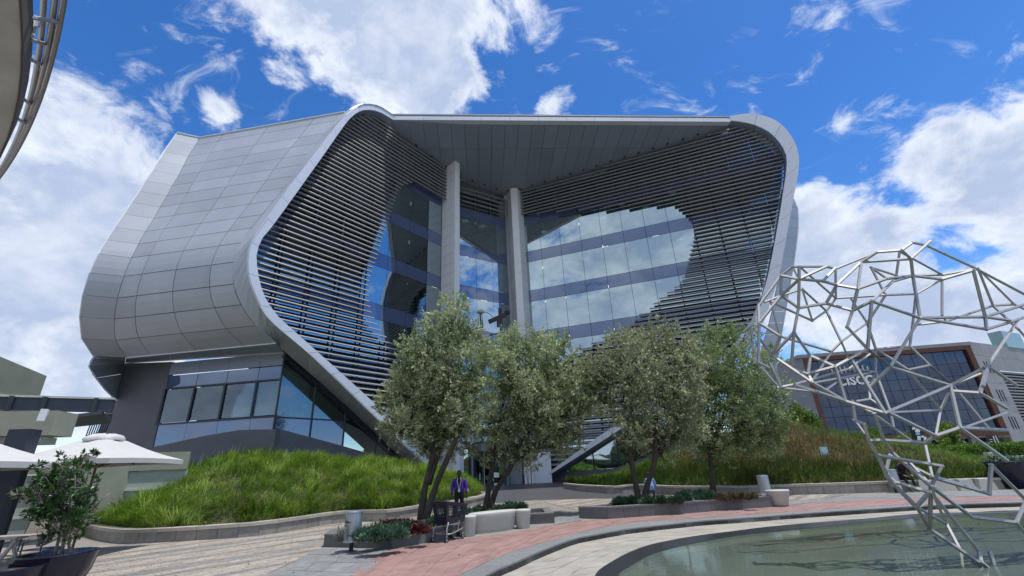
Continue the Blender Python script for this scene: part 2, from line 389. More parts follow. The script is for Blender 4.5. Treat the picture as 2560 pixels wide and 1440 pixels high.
RIM_i = [V(5.4, -.1), V(2.9, 2.3), V(1.7, 4.7), V(1.45, 6.8)]+[g2(p, TERR) for p in [(1545,1440),(1575,1412),(1620,1387),(1662,1372),(1725,1357),(1840,1337),(1920,1328),(2040,1316),(2170,1302),(2295,1292),(2540,1280)]]+[V(19.4, 12.8), V(23.8, 10.6)]
NK = 121
Kin = smooth_curve(K_in, NK); Kout = smooth_curve(K_out, NK); Rimo = smooth_curve(RIM_o, NK); Rimi = smooth_curve(RIM_i, NK)
PINK = mat('pink_paver', (.285, .175, .155), .75, var=.2, vscale=2.2, bump=.12, bscale=60, island=.10)
GREYT = mat('grey_paver', (.205, .215, .215), .75, var=.2, vscale=4, bump=.12, bscale=60, island=.09)
TANT = mat('tan_paver', (.34, .32, .27), .8, var=.19, vscale=1.6, bump=.12, bscale=60, island=.07)
TANB = mat('tan_brick', (.34, .30, .25), .85, var=.18, vscale=6, bump=.15, bscale=70, island=.15)
GREYB = mat('grey_brick', (.225, .21, .195), .85, var=.2, vscale=6, bump=.15, bscale=70, island=.16)
BED = mat('paving_bed', (.24, .225, .20), .95, var=.2, vscale=8)
DARKP = mat('dark_court_paving', (.068, .069, .076), .55, var=.14, vscale=1.2, streak=(.5, 3, 1), bump=.05)
# upper plaza slab
pts = [(-60, -12), (float(Kin[0][0]), -12)]+[tuple(p) for p in Kin]+[(60, 14), (60, 75), (-60, 75)]
bm = bmesh.new(); bm.faces.new([bm.verts.new((p[0], p[1], 0)) for p in pts])
bmesh.ops.triangulate(bm, faces=bm.faces[:]); me = bpy.data.meshes.new('plaza'); bm.to_mesh(me); bm.free(); me.materials.append(BED)
plaza = bpy.data.objects.new('plaza', me); COL.objects.link(plaza); struct(plaza)
for p in me.polygons:
    if p.normal.z < 0: p.flip()
def ribbonmesh(name, A, B, za, zb, m):
    v = [(a[0], a[1], za) for a in A]+[(b[0], b[1], zb) for b in B]; n = len(A)
    return mesh(name, v, [(k, k+1, n+k+1, n+k) for k in range(n-1)], m)
def tiles(par, name, A, B, rows, cols, z, m, gap=.008, th=.03, skew=0.0, limit=300, i0=0, i1=None, stag=0.0, frac=(0., 1.)):
    """tiles in the band between curves A and B (same number of points)"""
    n = len(A); i1 = i1 or n-1; cells = []
    def P(u, v):
        u = min(max(u, 0), 1); f = i0+(i1-i0)*u; k = min(int(f), n-2); t = f-k
        a = A[k]*(1-t)+A[k+1]*t; b = B[k]*(1-t)+B[k+1]*t; return V(*(a*(1-v)+b*v), 0)
    for r in range(rows):
        v0 = frac[0]+(frac[1]-frac[0])*r/rows; v1 = frac[0]+(frac[1]-frac[0])*(r+1)/rows
        for c in range(-1, cols+1):
            u0, u1 = (c+stag*(r % 2)+skew*v0)/cols, (c+1+stag*(r % 2)+skew*v0)/cols
            w0, w1 = (c+stag*(r % 2)+skew*v1)/cols, (c+1+stag*(r % 2)+skew*v1)/cols
            if max(u1, w1) <= 0.002 or min(u0, w0) >= .998: continue
            q = [P(u0, v0), P(u1, v0), P(w1, v1), P(w0, v1)]
            cen = sum(q)/4
            if np.linalg.norm(q[0]-q[2]) < .05: continue
            cells.append((np.linalg.norm(cen[:2]), q, cen))
    def vis(c):
        v = c[2]-CAM+V(0, 0, 0); w = v@_fw
        if w < .3: return False
        x = CX+FPX*(v@_r)/w; y = CY-FPX*(v@_u)/w
        return -80 < x < 2640 and y < 1500
    cells.sort(key=lambda c: (not vis(c), c[0]))
    rest = MB()
    for k, (d, q, cen) in enumerate(cells):
        lo = [x*1.0 for x in q]; cc = cen
        sh = [x+unit(cc-x)*min(gap*1.3, np.linalg.norm(cc-x)*.2) for x in q]
        jz = rnd.uniform(-.0025, .0025)
        if k < limit: MB().hexa([x+UP0*(z-th) for x in sh], [x+UP0*(z+jz) for x in sh]).build(name, m, par)
        else: rest.hexa([x+UP0*(z-th) for x in sh], [x+UP0*(z+jz) for x in sh])
    if rest.v:
        o = rest.build(name+'_field', m, par); o['kind'] = 'stuff'
UP0 = V(0, 0, 1)
# kerb stones with a riser down to the terrace
kerb = struct(empty('kerb'))
for k in range(8, NK-4, 3):
    j = k+3; g = .004
    A = [V(*Kin[i], 0) for i in range(k, j+1)]; B = [V(*Kout[i], 0) for i in range(k, j+1)]
    for S in (A, B): S[0] = S[0]+unit(S[1]-S[0])*g; S[-1] = S[-1]-unit(S[-1]-S[-2])*g
    n = len(A); z0, z1 = -.14, .012
    v = [p+UP0*z1 for p in A]+[p+UP0*z1 for p in B]+[p+UP0*z0 for p in A]+[p+UP0*z0 for p in B]; f = []
    for i in range(n-1): f += [(i, i+1, n+i+1, n+i), (i, 2*n+i, 2*n+i+1, i+1), (n+i, n+i+1, 3*n+i+1, 3*n+i)]
    f += [(0, n, 3*n, 2*n), (n-1, 3*n-1, 4*n-1, 2*n-1)]
    MB().add(v, f).build('kerb_stone', mat('kerb_granite', (.20, .205, .205), .7, var=.16, vscale=9, bump=.1, island=.12), kerb)
rs = MB()
for k in range(NK-1):
    a, b = V(*Kin[k], 0), V(*Kin[k+1], 0); rs.add([a+UP0*-.02, b+UP0*-.02, b+UP0*-.2, a+UP0*-.2], [(0, 1, 2, 3)])
rs.build('kerb_riser', GRAN_D, kerb)
# tan terrace
terr = ribbonmesh('terrace', Kin, Rimo, TERR-.012, TERR-.012, BED); struct(terr)
tiles(terr, 'paver', Kin, Rimo, 4, 62, TERR, TANT, gap=.006, i0=10, stag=.5, limit=230)
# dark pond rim, basin and water
rim = struct(empty('pond_rim'))
for k in range(6, NK-3, 4):
    j = min(k+4, NK-1); A = [V(*Rimo[i], 0) for i in range(k, j+1)]; B = [V(*Rimi[i], 0) for i in range(k, j+1)]; n = len(A)
    for S in (A, B): S[0] = S[0]+unit(S[1]-S[0])*.004; S[-1] = S[-1]-unit(S[-1]-S[-2])*.004
    v = [p+UP0*(TERR+.004) for p in A]+[p+UP0*(TERR-.02) for p in B]+[p+UP0*(TERR-.3) for p in A]+[p+UP0*(TERR-.3) for p in B]; f = []
    for i in range(n-1): f += [(i, i+1, n+i+1, n+i), (n+i, n+i+1, 3*n+i+1, 3*n+i), (i, 2*n+i, 2*n+i+1, i+1)]
    f += [(0, n, 3*n, 2*n), (n-1, 3*n-1, 4*n-1, 2*n-1)]
    MB().add(v, f).build('rim_stone', GRAN_D, rim)
LEDGE = MB()
inn = [p+(V(11, 5)-p)*.035 for p in Rimi]
for k in range(NK-1): LEDGE.add([V(*Rimi[k], TERR-.09), V(*Rimi[k+1], TERR-.09), V(*inn[k+1], TERR-.12), V(*inn[k], TERR-.12)], [(0, 1, 2, 3)])
LEDGE.build('underwater_ledge', mat('pale_pond_ledge', (.38, .40, .32), .7, var=.15), rim)
def fan(name, C, centre, z, m):
    v = [(centre[0], centre[1], z)]+[(p[0], p[1], z) for p in C]; o = mesh(name, v, [(0, k, k+1) for k in range(1, len(C))]+[(0, len(C), 1)], m)
    if o.data.polygons[5].normal.z < 0: o.data.flip_normals()
    return o
basin = fan('pond_floor', list(Rimi), (11, 5), -.50, mat('pond_floor_tile', (.15, .18, .145), .7, var=.3, vscale=.9)); struct(basin)
# submerged dark slabs
for px, py, w, l, a in ((1690, 1393, 1.6, .7, .3), (2110, 1345, 1.5, .6, .25), (2440, 1338, 1.6, .6, .2)):
    c = gnd(px, py, -.16); MB().box(V(c[0], c[1], -.2), w, l, .06, a).build('submerged_slab', GRAN_D, basin)
wm = bpy.data.materials.new('pond_water'); wm.use_nodes = True
def _w():
    nt = wm.node_tree; N = nt.nodes; L = nt.links; out = N['Material Output']; N.remove(N['Principled BSDF'])
    geo = N.new('ShaderNodeNewGeometry')
    n1 = N.new('ShaderNodeTexNoise'); n1.inputs['Scale'].default_value = 5.0; n1.inputs['Detail'].default_value = 3
    mp = N.new('ShaderNodeMapping'); mp.inputs['Scale'].default_value = (1, 1.6, 1); L.new(geo.outputs['Position'], mp.inputs[0]); L.new(mp.outputs[0], n1.inputs['Vector'])
    n2 = N.new('ShaderNodeTexNoise'); n2.inputs['Scale'].default_value = .5; L.new(geo.outputs['Position'], n2.inputs['Vector'])
    mu = N.new('ShaderNodeMath'); mu.operation = 'MULTIPLY'; L.new(n1.outputs['Fac'], mu.inputs[0]); L.new(n2.outputs['Fac'], mu.inputs[1])
    bp = N.new('ShaderNodeBump'); bp.inputs['Strength'].default_value = .055; bp.inputs['Distance'].default_value = .06; L.new(mu.outputs[0], bp.inputs['Height'])
    gl = N.new('ShaderNodeBsdfGlossy'); gl.inputs['Roughness'].default_value = .015; gl.inputs['Color'].default_value = (.9, .95, .9, 1); L.new(bp.outputs[0], gl.inputs['Normal'])
    tr = N.new('ShaderNodeBsdfTransparent'); tr.inputs[0].default_value = (.74, .80, .72, 1)
    fr = N.new('ShaderNodeFresnel'); fr.inputs['IOR'].default_value = 1.33; L.new(bp.outputs[0], fr.inputs['Normal'])
    df = N.new('ShaderNodeBsdfDiffuse'); df.inputs[0].default_value = (.16, .20, .165, 1); m0 = N.new('ShaderNodeMixShader'); m0.inputs[0].default_value = .62; L.new(tr.outputs[0], m0.inputs[1]); L.new(df.outputs[0], m0.inputs[2])
    mx = N.new('ShaderNodeMixShader'); L.new(fr.outputs[0], mx.inputs[0]); L.new(m0.outputs[0], mx.inputs[1]); L.new(gl.outputs[0], mx.inputs[2]); L.new(mx.outputs[0], out.inputs['Surface'])
_w()
pond = fan('pond_water', list(Rimi), (11, 5), TERR-.03, wm); struct(pond)
# pink path, grey band, beyond
PK_o = [V(-8.2, 3.0), V(-7.4, 5.0), V(-6.2, 7.4)]+[g2(p) for p in [(890,1440),(900,1412),(935,1386),(985,1374),(1090,1357),(1180,1346),(1290,1330),(1388,1313),(1460,1303),(1520,1299),(1640,1290),(1740,1283),(1840,1275),(1940,1268),(2060,1256),(2170,1250),(2345,1244),(2560,1240)]]+[V(21, 17.2), V(25.8, 16)]
PKo = smooth_curve(PK_o, NK)
pink = ribbonmesh('pink_path', Kout, PKo, .004, .004, BED); struct(pink)
tiles(pink, 'paver', Kout, PKo, 5, 58, .016, PINK, gap=.006, skew=2.2, i0=8, limit=280)
GB_o = [g2(p) for p in [(1935,1268),(2060,1247),(2170,1241),(2345,1232),(2560,1226)]]+[V(23, 19.5), V(27, 18.5)]
GBo = smooth_curve(GB_o, 40); GBi = smooth_curve([g2(p) for p in [(1935,1268),(2060,1256),(2170,1250),(2345,1244),(2560,1240)]]+[V(21, 17.2), V(25.8, 16)], 40)
gband = ribbonmesh('grey_path', GBi, GBo, .008, .008, BED); struct(gband)
tiles(gband, 'paver', GBi, GBo, 3, 26, .018, GREYT, gap=.006)
# grey tile apron in front of the planter
GA = smooth_curve([V(-11, 4.2), V(-10, 6.5)]+[g2(p) for p in [(660,1440),(740,1400),(806,1370)]], 20)
GBx = smooth_curve([V(-8.2, 3.0), V(-6.9, 6.2)]+[g2(p) for p in [(890,1440),(935,1388),(982,1374)]], 20)
apron = ribbonmesh('grey_apron', GA, GBx, .006, .006, BED); struct(apron)
tiles(apron, 'paver', GA, GBx, 4, 12, .017, GREYT, gap=.007)
gap_ = struct(mesh('grey_gap_paving', [V(*g2(p), .006) for p in [(1386,1312),(1450,1297),(1449,1278),(1386,1290)]], [(0, 1, 2, 3)], BED))
GA2 = smooth_curve([g2(p) for p in [(1386,1312),(1455,1302)]], 6); GB2 = smooth_curve([g2(p) for p in [(1384,1292),(1449,1285)]], 6)
tiles(gap_, 'paver', GA2, GB2, 3, 4, .017, GREYT)
# entrance court ramp
court_pts = []
cf = [g2(p) for p in [(1150,1262),(1240,1259),(1345,1251),(1450,1247),(1560,1246),(1700,1243)]]
v = []; nn = len(cf)
for r in range(9):
    t = r/8
    for p in cf:
        y = p[1]+(47-p[1])*t; x = p[0]+(p[0]*.5)*t*.2-(1.0*t)
        v.append((x, y, .005+.41*sstep((y-26)/13)))
court = struct(mesh('entrance_court', v, [(r*nn+k, r*nn+k+1, (r+1)*nn+k+1, (r+1)*nn+k) for r in range(8) for k in range(nn-1)], DARKP))
def gz(y): return .41*sstep((y-26)/13)
# striped brick paving on the left and behind the planters
def clip(poly, conv):
    out = poly
    for i in range(len(conv)):
        a, b = conv[i], conv[(i+1) % len(conv)]; e = b-a; res = []
        side = lambda p: e[0]*(p[1]-a[1])-e[1]*(p[0]-a[0])
        for k in range(len(out)):
            p, q = out[k], out[(k+1) % len(out)]; sp, sq = side(p), side(q)
            if sp >= 0: res.append(p)
            if (sp >= 0) != (sq >= 0): res.append(p+(q-p)*(sp/(sp-sq)))
        out = res
        if len(out) < 3: return None
    return out
def ccw2(P):
    P = [V(*p[:2]) for p in P]; A = sum(P[i][0]*P[(i+1) % len(P)][1]-P[(i+1) % len(P)][0]*P[i][1] for i in range(len(P))); return P if A > 0 else P[::-1]
regions = [ccw2([V(-24, 15.5), V(-24, 6), V(-12, 4.2), g2((660,1440)), g2((806,1370)), g2((640,1344)), g2((312,1362))]),
           ccw2([g2((806,1370)), g2((640,1344)), g2((860,1308)), g2((1000,1290)), g2((1200,1262)), g2((1345,1251)), g2((1449,1279)), g2((1386,1292)), g2((1000,1330))]),
           ccw2([g2((1449,1279)), g2((1345,1251)), g2((1560,1246)), g2((1700,1243)), g2((1850,1243)), g2((1960,1245)), g2((1935,1262)), g2((1700,1268)), g2((1560,1274))]),
           ccw2([g2((1935,1268)), g2((1850,1243)), g2((2215,1232)), g2((2345,1231)), g2((2060,1247))])]
bd = unit(g2((860,1306))-g2((500,1352))); bn = V(-bd[1], bd[0]); org = V(-6, 14)
bricks = struct(mesh('brick_paving', [V(*p, .003) for p in regions[0]], [tuple(range(len(regions[0])))], BED))
allb = []
CW, CH = .46, .17
for reg in regions:
    R = np.array(reg); us = R@bd; vs = R@bn
    for j in range(int(math.floor((vs.min()-org@bn)/CH)), int(math.ceil((vs.max()-org@bn)/CH))+1):
        for i in range(int(math.floor((us.min()-org@bd)/CW))-1, int(math.ceil((us.max()-org@bd)/CW))+1):
            o0 = org+bd*0; u = (org@bd)+(i+.5*(j % 2)+.13*((j*7) % 3))*CW; w = (org@bn)+j*CH
            q = [bd*(u+a)+bn*(w+b) for a, b in ((.005, .004), (CW-.005, .004), (CW-.005, CH-.004), (.005, CH-.004))]
            c = clip(q, reg)
            if c is None or len(c) < 3: continue
            cen = sum(c)/len(c)
            ar = abs(sum(c[k][0]*c[(k+1) % len(c)][1]-c[(k+1) % len(c)][0]*c[k][1] for k in range(len(c))))/2
            if ar < .004: continue
            stripe = int(math.floor((j+1.2*math.sin(i*.31)*0)/1.0)) % 19
            light = stripe in (0, 1, 2, 3, 6, 7, 8, 9, 10, 13, 14) 
            allb.append((np.linalg.norm(cen), c, light))
def bvis(b):
    c = sum(b[1])/len(b[1]); v = V(*c, 0)-CAM; w = v@_fw
    if w < .3: return False
    x = CX+FPX*(v@_r)/w; y = CY-FPX*(v@_u)/w; return 230 < x < 2560 and y < 1450
allb.sort(key=lambda b: (not bvis(b), b[0]))
rt, rg = MB(), MB()
for k, (d, c, light) in enumerate(allb):
    lo = [V(*p, -.01) for p in c]; h = .014+rnd.uniform(-.002, .002); hi = [V(*p, h) for p in c]
    if k < 280: MB().hexa(lo, hi).build('brick', TANB if light else GREYB, bricks)
    else: (rt if light else rg).hexa(lo, hi)
o = rt.build('tan_brick_field', TANB, bricks); o['kind'] = 'stuff'
o = rg.build('grey_brick_field', GREYB, bricks); o['kind'] = 'stuff'

# ================================================================== low retaining walls of the grass mounds
def stone_wall(name, label, curve, h, step, cope=.10, cw=.42, hz=None, flip=False):
    """curve: plan points along the visible face, grass behind (to the left of travel unless flipped)"""
    w = empty(name, (curve[0][0], curve[0][1], 0)); tag(w, label, 'retaining wall')
    L = np.concatenate([[0], np.cumsum(np.linalg.norm(np.diff(curve, axis=0), axis=1))]); tot = L[-1]; n = int(tot/step)
    C = resample(curve, n+1); nrm = []
    for k in range(n+1):
        t = C[min(k+1, n)]-C[max(k-1, 0)]; t = t/np.linalg.norm(t); nrm.append(V(-t[1], t[0]) if not flip else V(t[1], -t[0]))
    z = [0.0 if hz is None else hz(p) for p in C]
    for k in range(n):
        a, b = C[k], C[k+1]; na, nb2 = nrm[k], nrm[k+1]; g = (b-a)/np.linalg.norm(b-a)*.006
        q = [V(*(a+g), 0), V(*(b-g), 0), V(*(b-g+nb2*.2), 0), V(*(a+g+na*.2), 0)]
        zz = [z[k], z[k+1], z[k+1], z[k]]
        MB().hexa([p+UP0*(s-.1) for p, s in zip(q, zz)], [p+UP0*(s+h-cope) for p, s in zip(q, zz)]).build('stone_block', STONE, w)
    for k in range(0, n, 2):
        j = min(k+2, n); a, b = C[k], C[j]; na, nb2 = nrm[k], nrm[j]; m_ = C[min(k+1, n)]; nm = nrm[min(k+1, n)]
        g = (b-a)/np.linalg.norm(b-a)*.005
        top = [V(*(a+g-na*.04), z[k]+h), V(*(m_-nm*.04), z[min(k+1, n)]+h), V(*(b-g-nb2*.04), z[j]+h), V(*(b-g+nb2*cw), z[j]+h), V(*(m_+nm*cw), z[min(k+1, n)]+h), V(*(a+g+na*cw), z[k]+h)]
        MB().hexa([p-UP0*cope for p in top], top).build('coping_stone', COPING, w)
    return C, nrm, z
LWpts = [V(-19.5, 20.5), V(-18.3, 18.6)]+[g2(p) for p in [(200,1342),(250,1352),(312,1360),(425,1356),(520,1350),(640,1340),(735,1326),(860,1306)]]+[g2(p, .42) for p in [(975,1274),(1050,1263),(1130,1252.5),(1195,1241),(1212,1236)]]+[g2((1205, 1228), .44), V(-3.6, 31.5)]
LC = smooth_curve(LWpts, 160)
lc, lnrm, lz = stone_wall('low_stone_wall', 'low pale stone wall with coping edging the left grass mound', LC, .42, .62)
RWpts = [V(2.9, 33.5), V(3.6, 31.5)]+[V(4.35, 30.2), V(5.6, 28.4)]+[g2(p) for p in [(1590,1232),(1700,1238),(1840,1240),(1930,1238),(2070,1235),(2212,1231),(2300,1229),(2400,1226),(2520,1222)]]+[V(24.5, 20.0), V(29, 19)]
RC = smooth_curve(RWpts, 160)
rc, rnrm, rz2 = stone_wall('low_stone_wall', 'low pale stone wall with coping edging the right grass mound', RC, .44, .62, hz=lambda p: gz(p[1])*.6)

# ================================================================== the office building
dl, dr_, dc = az(36.8), az(-69.5), az(57.9)
nl = V(dl[1], -dl[0], 0)                 # outward normal of the left wing
nR = -V(dr_[1], -dr_[0], 0)              # outward normal of the right wing
nC = V(dc[1], -dc[0], 0)
P1 = at(1149, 700, 40.0); P1[2] = 0
P2 = pl(1270, 700, P1, nC); P2[2] = 0
P2b = pl(1310, 700, P2+V(0, -.3, 0), V(0, 1, 0)); P2b[2] = 0
UP = V(0, 0, 1)
def LW(s, z, o=0.0): return P1 - dl*s + nl*o + UP*z       # left wing: s runs out towards the viewer
def RW(s, z, o=0.0): return P2b - dr_*s + nR*o + UP*z     # right wing
def CWp(s, z, o=0.0): return P1 + dc*s + nC*o + UP*z      # centre bay
def lw_px(px, py, o=0.0):
    q = pl(px, py, P1+nl*o, nl); return np.dot(P1-q, dl), q[2]
def rw_px(px, py, o=0.0):
    q = pl(px, py, P2b+nR*o, nR); return np.dot(P2b-q, dr_), q[2]
OFF = 1.4
bld = empty('office_building', (P1[0], P1[1]+4, 0.4))
tag(bld, 'large curved grey metal and glass office building with louvred concave front', 'building')

# ---- ribbon rails (s, z) of both wings
I_l = [(1078,1150),(940,1012),(790,876),(700,795),(677,767),(657,730),(645,680),(642,632),(662,585),(685,560),(800,400),(862,312),(885,287),(900,278),(920,274),(950,280),(985,300)]
R_l = [(1068,1168),(930,1035),(790,900),(687,812),(657,777),(640,745),(622,700),(617,660),(622,617),(645,575),(720,470),(800,366),(850,302),(872,280),(900,262),(925,259),(952,267),(985,289)]
O_l = [(1050,1172),(1005,1145),(850,1000),(712,879),(690,857),(652,825),(622,792),(600,755),(584,710),(582,670),(587,635),(600,610),(637,560),(700,482),(790,360),(840,300),(862,281),(885,265),(905,259)]
I_r = [(1345,1200),(1520,1075),(1700,955),(1780,905),(1850,845),(1888,795),(1905,740),(1922,680),(1945,560),(1958,480),(1966,425),(1966,390),(1955,365),(1930,335),(1895,315),(1860,305),(1825,301)]
R_r = [(1335,1212),(1520,1093),(1700,975),(1785,921),(1865,862),(1905,815),(1930,745),(1950,680),(1972,560),(1985,490),(1997,420),(1995,378),(1977,338),(1945,304),(1900,286),(1860,284),(1825,291)]
NR = 61
Il = smooth_curve([lw_px(*p, OFF) for p in I_l], NR); Rl = smooth_curve([lw_px(*p, OFF) for p in R_l], NR)
Ir = smooth_curve([rw_px(*p, OFF) for p in I_r], NR); Rr = smooth_curve([rw_px(*p, OFF) for p in R_r], NR)
def oo(p):  # outer bevel edge sits behind the face, deeper along the sloping underside
    k = sstep((p[0]-640)/120) if p[1] > 800 else 0.0
    o = 0.75*(1-k) + (-0.7)*k
    s, z = lw_px(*p, o); return (s, z, o)
Ol = smooth_curve([oo(p) for p in O_l], NR)
rib_l = empty('ribbon_frame', (0, 0, 0)); rib_l.parent = bld; rib_l.location = (0, 0, 0)
rib_r = empty('ribbon_frame', (0, 0, 0)); rib_r.parent = bld
STEP = 3
core = MB()
for i in range(0, NR-1, STEP):
    j = min(i+STEP, NR-1)
    mb = MB(); mv = MB(); mr = MB()
    nn = range(i, j+1); g = 0.006
    # each panel is a short curved strip made of quads with thickness
    def strip(mb, A, B, th, nrm):
        A = [V(*a) for a in A]; B = [V(*b) for b in B]
        A[0] = A[0]+(A[1]-A[0])*g*3; B[0] = B[0]+(B[1]-B[0])*g*3; A[-1] = A[-1]+(A[-2]-A[-1])*g*3; B[-1] = B[-1]+(B[-2]-B[-1])*g*3
        n = len(A)
        v = A+B+[a-nrm*th for a in A]+[b-nrm*th for b in B]
        f = []
        for k in range(n-1):
            f += [(k, k+1, n+k+1, n+k), (2*n+k, 3*n+k, 3*n+k+1, 2*n+k+1), (k, 2*n+k, 2*n+k+1, k+1), (n+k, n+k+1, 3*n+k+1, 3*n+k)]
        f += [(0, n, 3*n, 2*n), (n-1, 3*n-1, 4*n-1, 2*n-1)]
        mb.add(v, f)
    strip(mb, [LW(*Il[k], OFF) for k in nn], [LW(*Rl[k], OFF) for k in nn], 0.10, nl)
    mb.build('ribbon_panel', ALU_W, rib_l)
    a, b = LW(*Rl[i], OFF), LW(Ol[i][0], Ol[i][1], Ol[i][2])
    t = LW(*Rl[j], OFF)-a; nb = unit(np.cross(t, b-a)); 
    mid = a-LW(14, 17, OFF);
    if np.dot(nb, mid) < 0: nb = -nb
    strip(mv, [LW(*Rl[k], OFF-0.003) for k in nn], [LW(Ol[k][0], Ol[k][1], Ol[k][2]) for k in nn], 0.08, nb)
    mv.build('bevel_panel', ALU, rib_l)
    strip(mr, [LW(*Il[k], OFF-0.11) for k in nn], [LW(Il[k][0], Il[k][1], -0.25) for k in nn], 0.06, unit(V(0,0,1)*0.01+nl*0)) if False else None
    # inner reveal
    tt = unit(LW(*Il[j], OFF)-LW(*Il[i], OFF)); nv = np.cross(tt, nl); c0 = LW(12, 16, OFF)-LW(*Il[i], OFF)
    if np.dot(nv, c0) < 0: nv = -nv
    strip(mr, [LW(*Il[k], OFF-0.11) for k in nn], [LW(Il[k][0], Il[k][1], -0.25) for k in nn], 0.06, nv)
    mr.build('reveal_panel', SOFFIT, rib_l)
# right wing ribbon: face, reveal and outer return
OUT_r = -2.2
for i in range(0, NR-1, STEP):
    j = min(i+STEP, NR-1); nn = range(i, j+1); mb = MB(); mr = MB(); mv = MB()
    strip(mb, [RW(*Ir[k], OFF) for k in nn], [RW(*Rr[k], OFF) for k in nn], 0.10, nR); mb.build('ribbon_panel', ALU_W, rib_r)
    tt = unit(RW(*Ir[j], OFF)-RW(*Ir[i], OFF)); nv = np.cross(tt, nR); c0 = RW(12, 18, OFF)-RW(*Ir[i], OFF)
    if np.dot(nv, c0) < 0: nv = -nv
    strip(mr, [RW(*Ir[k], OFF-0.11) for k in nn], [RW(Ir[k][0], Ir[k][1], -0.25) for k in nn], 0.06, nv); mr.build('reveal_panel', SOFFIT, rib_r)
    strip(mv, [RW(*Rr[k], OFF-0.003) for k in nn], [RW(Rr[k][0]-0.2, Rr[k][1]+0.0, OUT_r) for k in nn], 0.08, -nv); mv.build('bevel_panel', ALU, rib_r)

# ---- roof edge and soffit
TLs = LW(*lw_px(985, 300, OFF), OFF); TRs = RW(*rw_px(1825, 301, OFF), OFF)
B2 = V(P2[0]+.6, P2[1], 30.7)
sn = unit(np.cross(TRs-TLs, B2-TLs));  sn = sn if sn[2] > 0 else -sn
def sz(x, y): return TLs[2] - ((x-TLs[0])*sn[0]+(y-TLs[1])*sn[1])/sn[2]
def soff(p): return V(p[0], p[1], sz(p[0], p[1]))
roof = empty('roof'); roof.parent = bld
def isect(p, d, a, b):
    """plan intersection of ray p+t d with segment ab"""
    e = b-a; den = d[0]*e[1]-d[1]*e[0]
    if abs(den) < 1e-9: return None
    t = ((a[0]-p[0])*e[1]-(a[1]-p[1])*e[0])/den; u = ((a[0]-p[0])*d[1]-(a[1]-p[1])*d[0])/den
    return t if (-1e-6 <= u <= 1+1e-6 and t > 1e-4) else None
fac_line = [LW(lw_px(985, 300, OFF)[0]+.01, 0, 0.0), LW(0, 0, 0), P2, P2b, RW(rw_px(1825, 301, OFF)[0]+.01, 0, 0.0)]
fe = unit((TRs-TLs)*V(1, 1, 0)); fb = V(-fe[1], fe[0], 0)
NS = 25
Lf = np.linalg.norm((TRs-TLs)[:2])
def back(u):
    p = TLs+fe*u; ts = [isect(p, fb, fac_line[k], fac_line[k+1]) for k in range(4)]; ts = [t for t in ts if t]
    return min(ts) if ts else 0.05
for k in range(NS):
    u0, u1 = Lf*k/NS, Lf*(k+1)/NS
    if k == 0: u0 = 0.05
    if k == NS-1: u1 = Lf-.05
    b0, b1 = back(u0), back(u1)
    for lo, hi in ((0.0, 0.38), (0.38, 1.0)):
        f0, f1 = (b0 if hi == 1.0 else min(b0, 3.6)), (b1 if hi == 1.0 else min(b1, 3.6))
        g0, g1 = (0 if lo == 0 else min(b0, 3.6)), (0 if lo == 0 else min(b1, 3.6))
        if f0-g0 < .05 and f1-g1 < .05: continue
        f0 = max(f0, g0+.04); f1 = max(f1, g1+.04)
        q = [soff(TLs+fe*u0+fb*g0), soff(TLs+fe*u1+fb*g1), soff(TLs+fe*u1+fb*f1), soff(TLs+fe*u0+fb*f0)]
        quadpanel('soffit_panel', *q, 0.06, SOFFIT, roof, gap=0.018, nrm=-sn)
# small downlights along the soffit
for k in range(22):
    u = Lf*(k+1.2)/24; b = back(u)
    c = soff(TLs+fe*u+fb*(b-0.9 if b > 1.6 else b*.6))
    MB().lathe([(.09, -.10), (.11, -.02), (.11, 0.0)], c, 10).build('downlight', FRAME, roof)
fh = 0.42
for k in range(12):
    u0, u1 = Lf*k/12+.008, Lf*(k+1)/12-.008
    a, b = TLs+fe*u0, TLs+fe*u1
    MB().hexa([a-fb*.04, b-fb*.04, b+fb*.5, a+fb*.5], [a-fb*.04+UP*fh, b-fb*.04+UP*fh, b+fb*.5+UP*fh, a+fb*.5+UP*fh]).build('fascia_panel', ALU_W, roof)
# roof deck (out of sight from the forecourt, keeps the sun off the interior)
rp = [TLs+fb*.6, TRs+fb*.6, RW(25.5, 0, -1.0), V(24, 62, 0), V(-14, 62, 0), LW(11.0, 0, -1.0)]
MB().hexa([V(p[0], p[1], 32.72) for p in rp], [V(p[0], p[1], 32.86) for p in rp]).build('roof_deck', ALU, roof)
MB().slab(soff(P1-fb*.2+nl*.2)+UP*.35, soff(P2-fb*.2)+UP*.35, soff(P2+fb*3)+UP*1.5, soff(P1+fb*3)+UP*1.2, .2, sn).build('roof_backing', JOINT, roof)

# ---- cladding skin of the left wing
skin = empty('cladding'); skin.parent = bld
ds, de = az(-81), az(64)
rows_px = [(862,281),(848,300),(822,331),(798,357),(775,384),(752,412),(732,440),(709,470),(685,501),(656,536),(629,570),(604,607),(586,655),(584,710),(602,762),(639,814),(689,857)]
Fpx = [(500,342),(487,358),(450,434),(420,484),(370,570),(350,602),(325,660),(303,720),(291,775),(288,830),(293,870),(312,907),(340,960)]
def linehit(A, d, curve):
    best = (1e9, 0)
    for t in np.arange(4, 20, .02):
        v = A+d*t-CAM; w = v@_fw; q = V(CX+FPX*(v@_r)/w, CY-FPX*(v@_u)/w)
        for a, b in zip(curve[:-1], curve[1:]):
            a = V(*a); b = V(*b); e = b-a; u = np.dot(q-a, e)/np.dot(e, e)
            if -.02 <= u <= 1.02:
                dd = abs(e[0]*(q-a)[1]-e[1]*(q-a)[0])/np.linalg.norm(e)
                if dd < best[0]: best = (dd, t)
    return best[1]
Arow, Frow, Erow = [], [], []
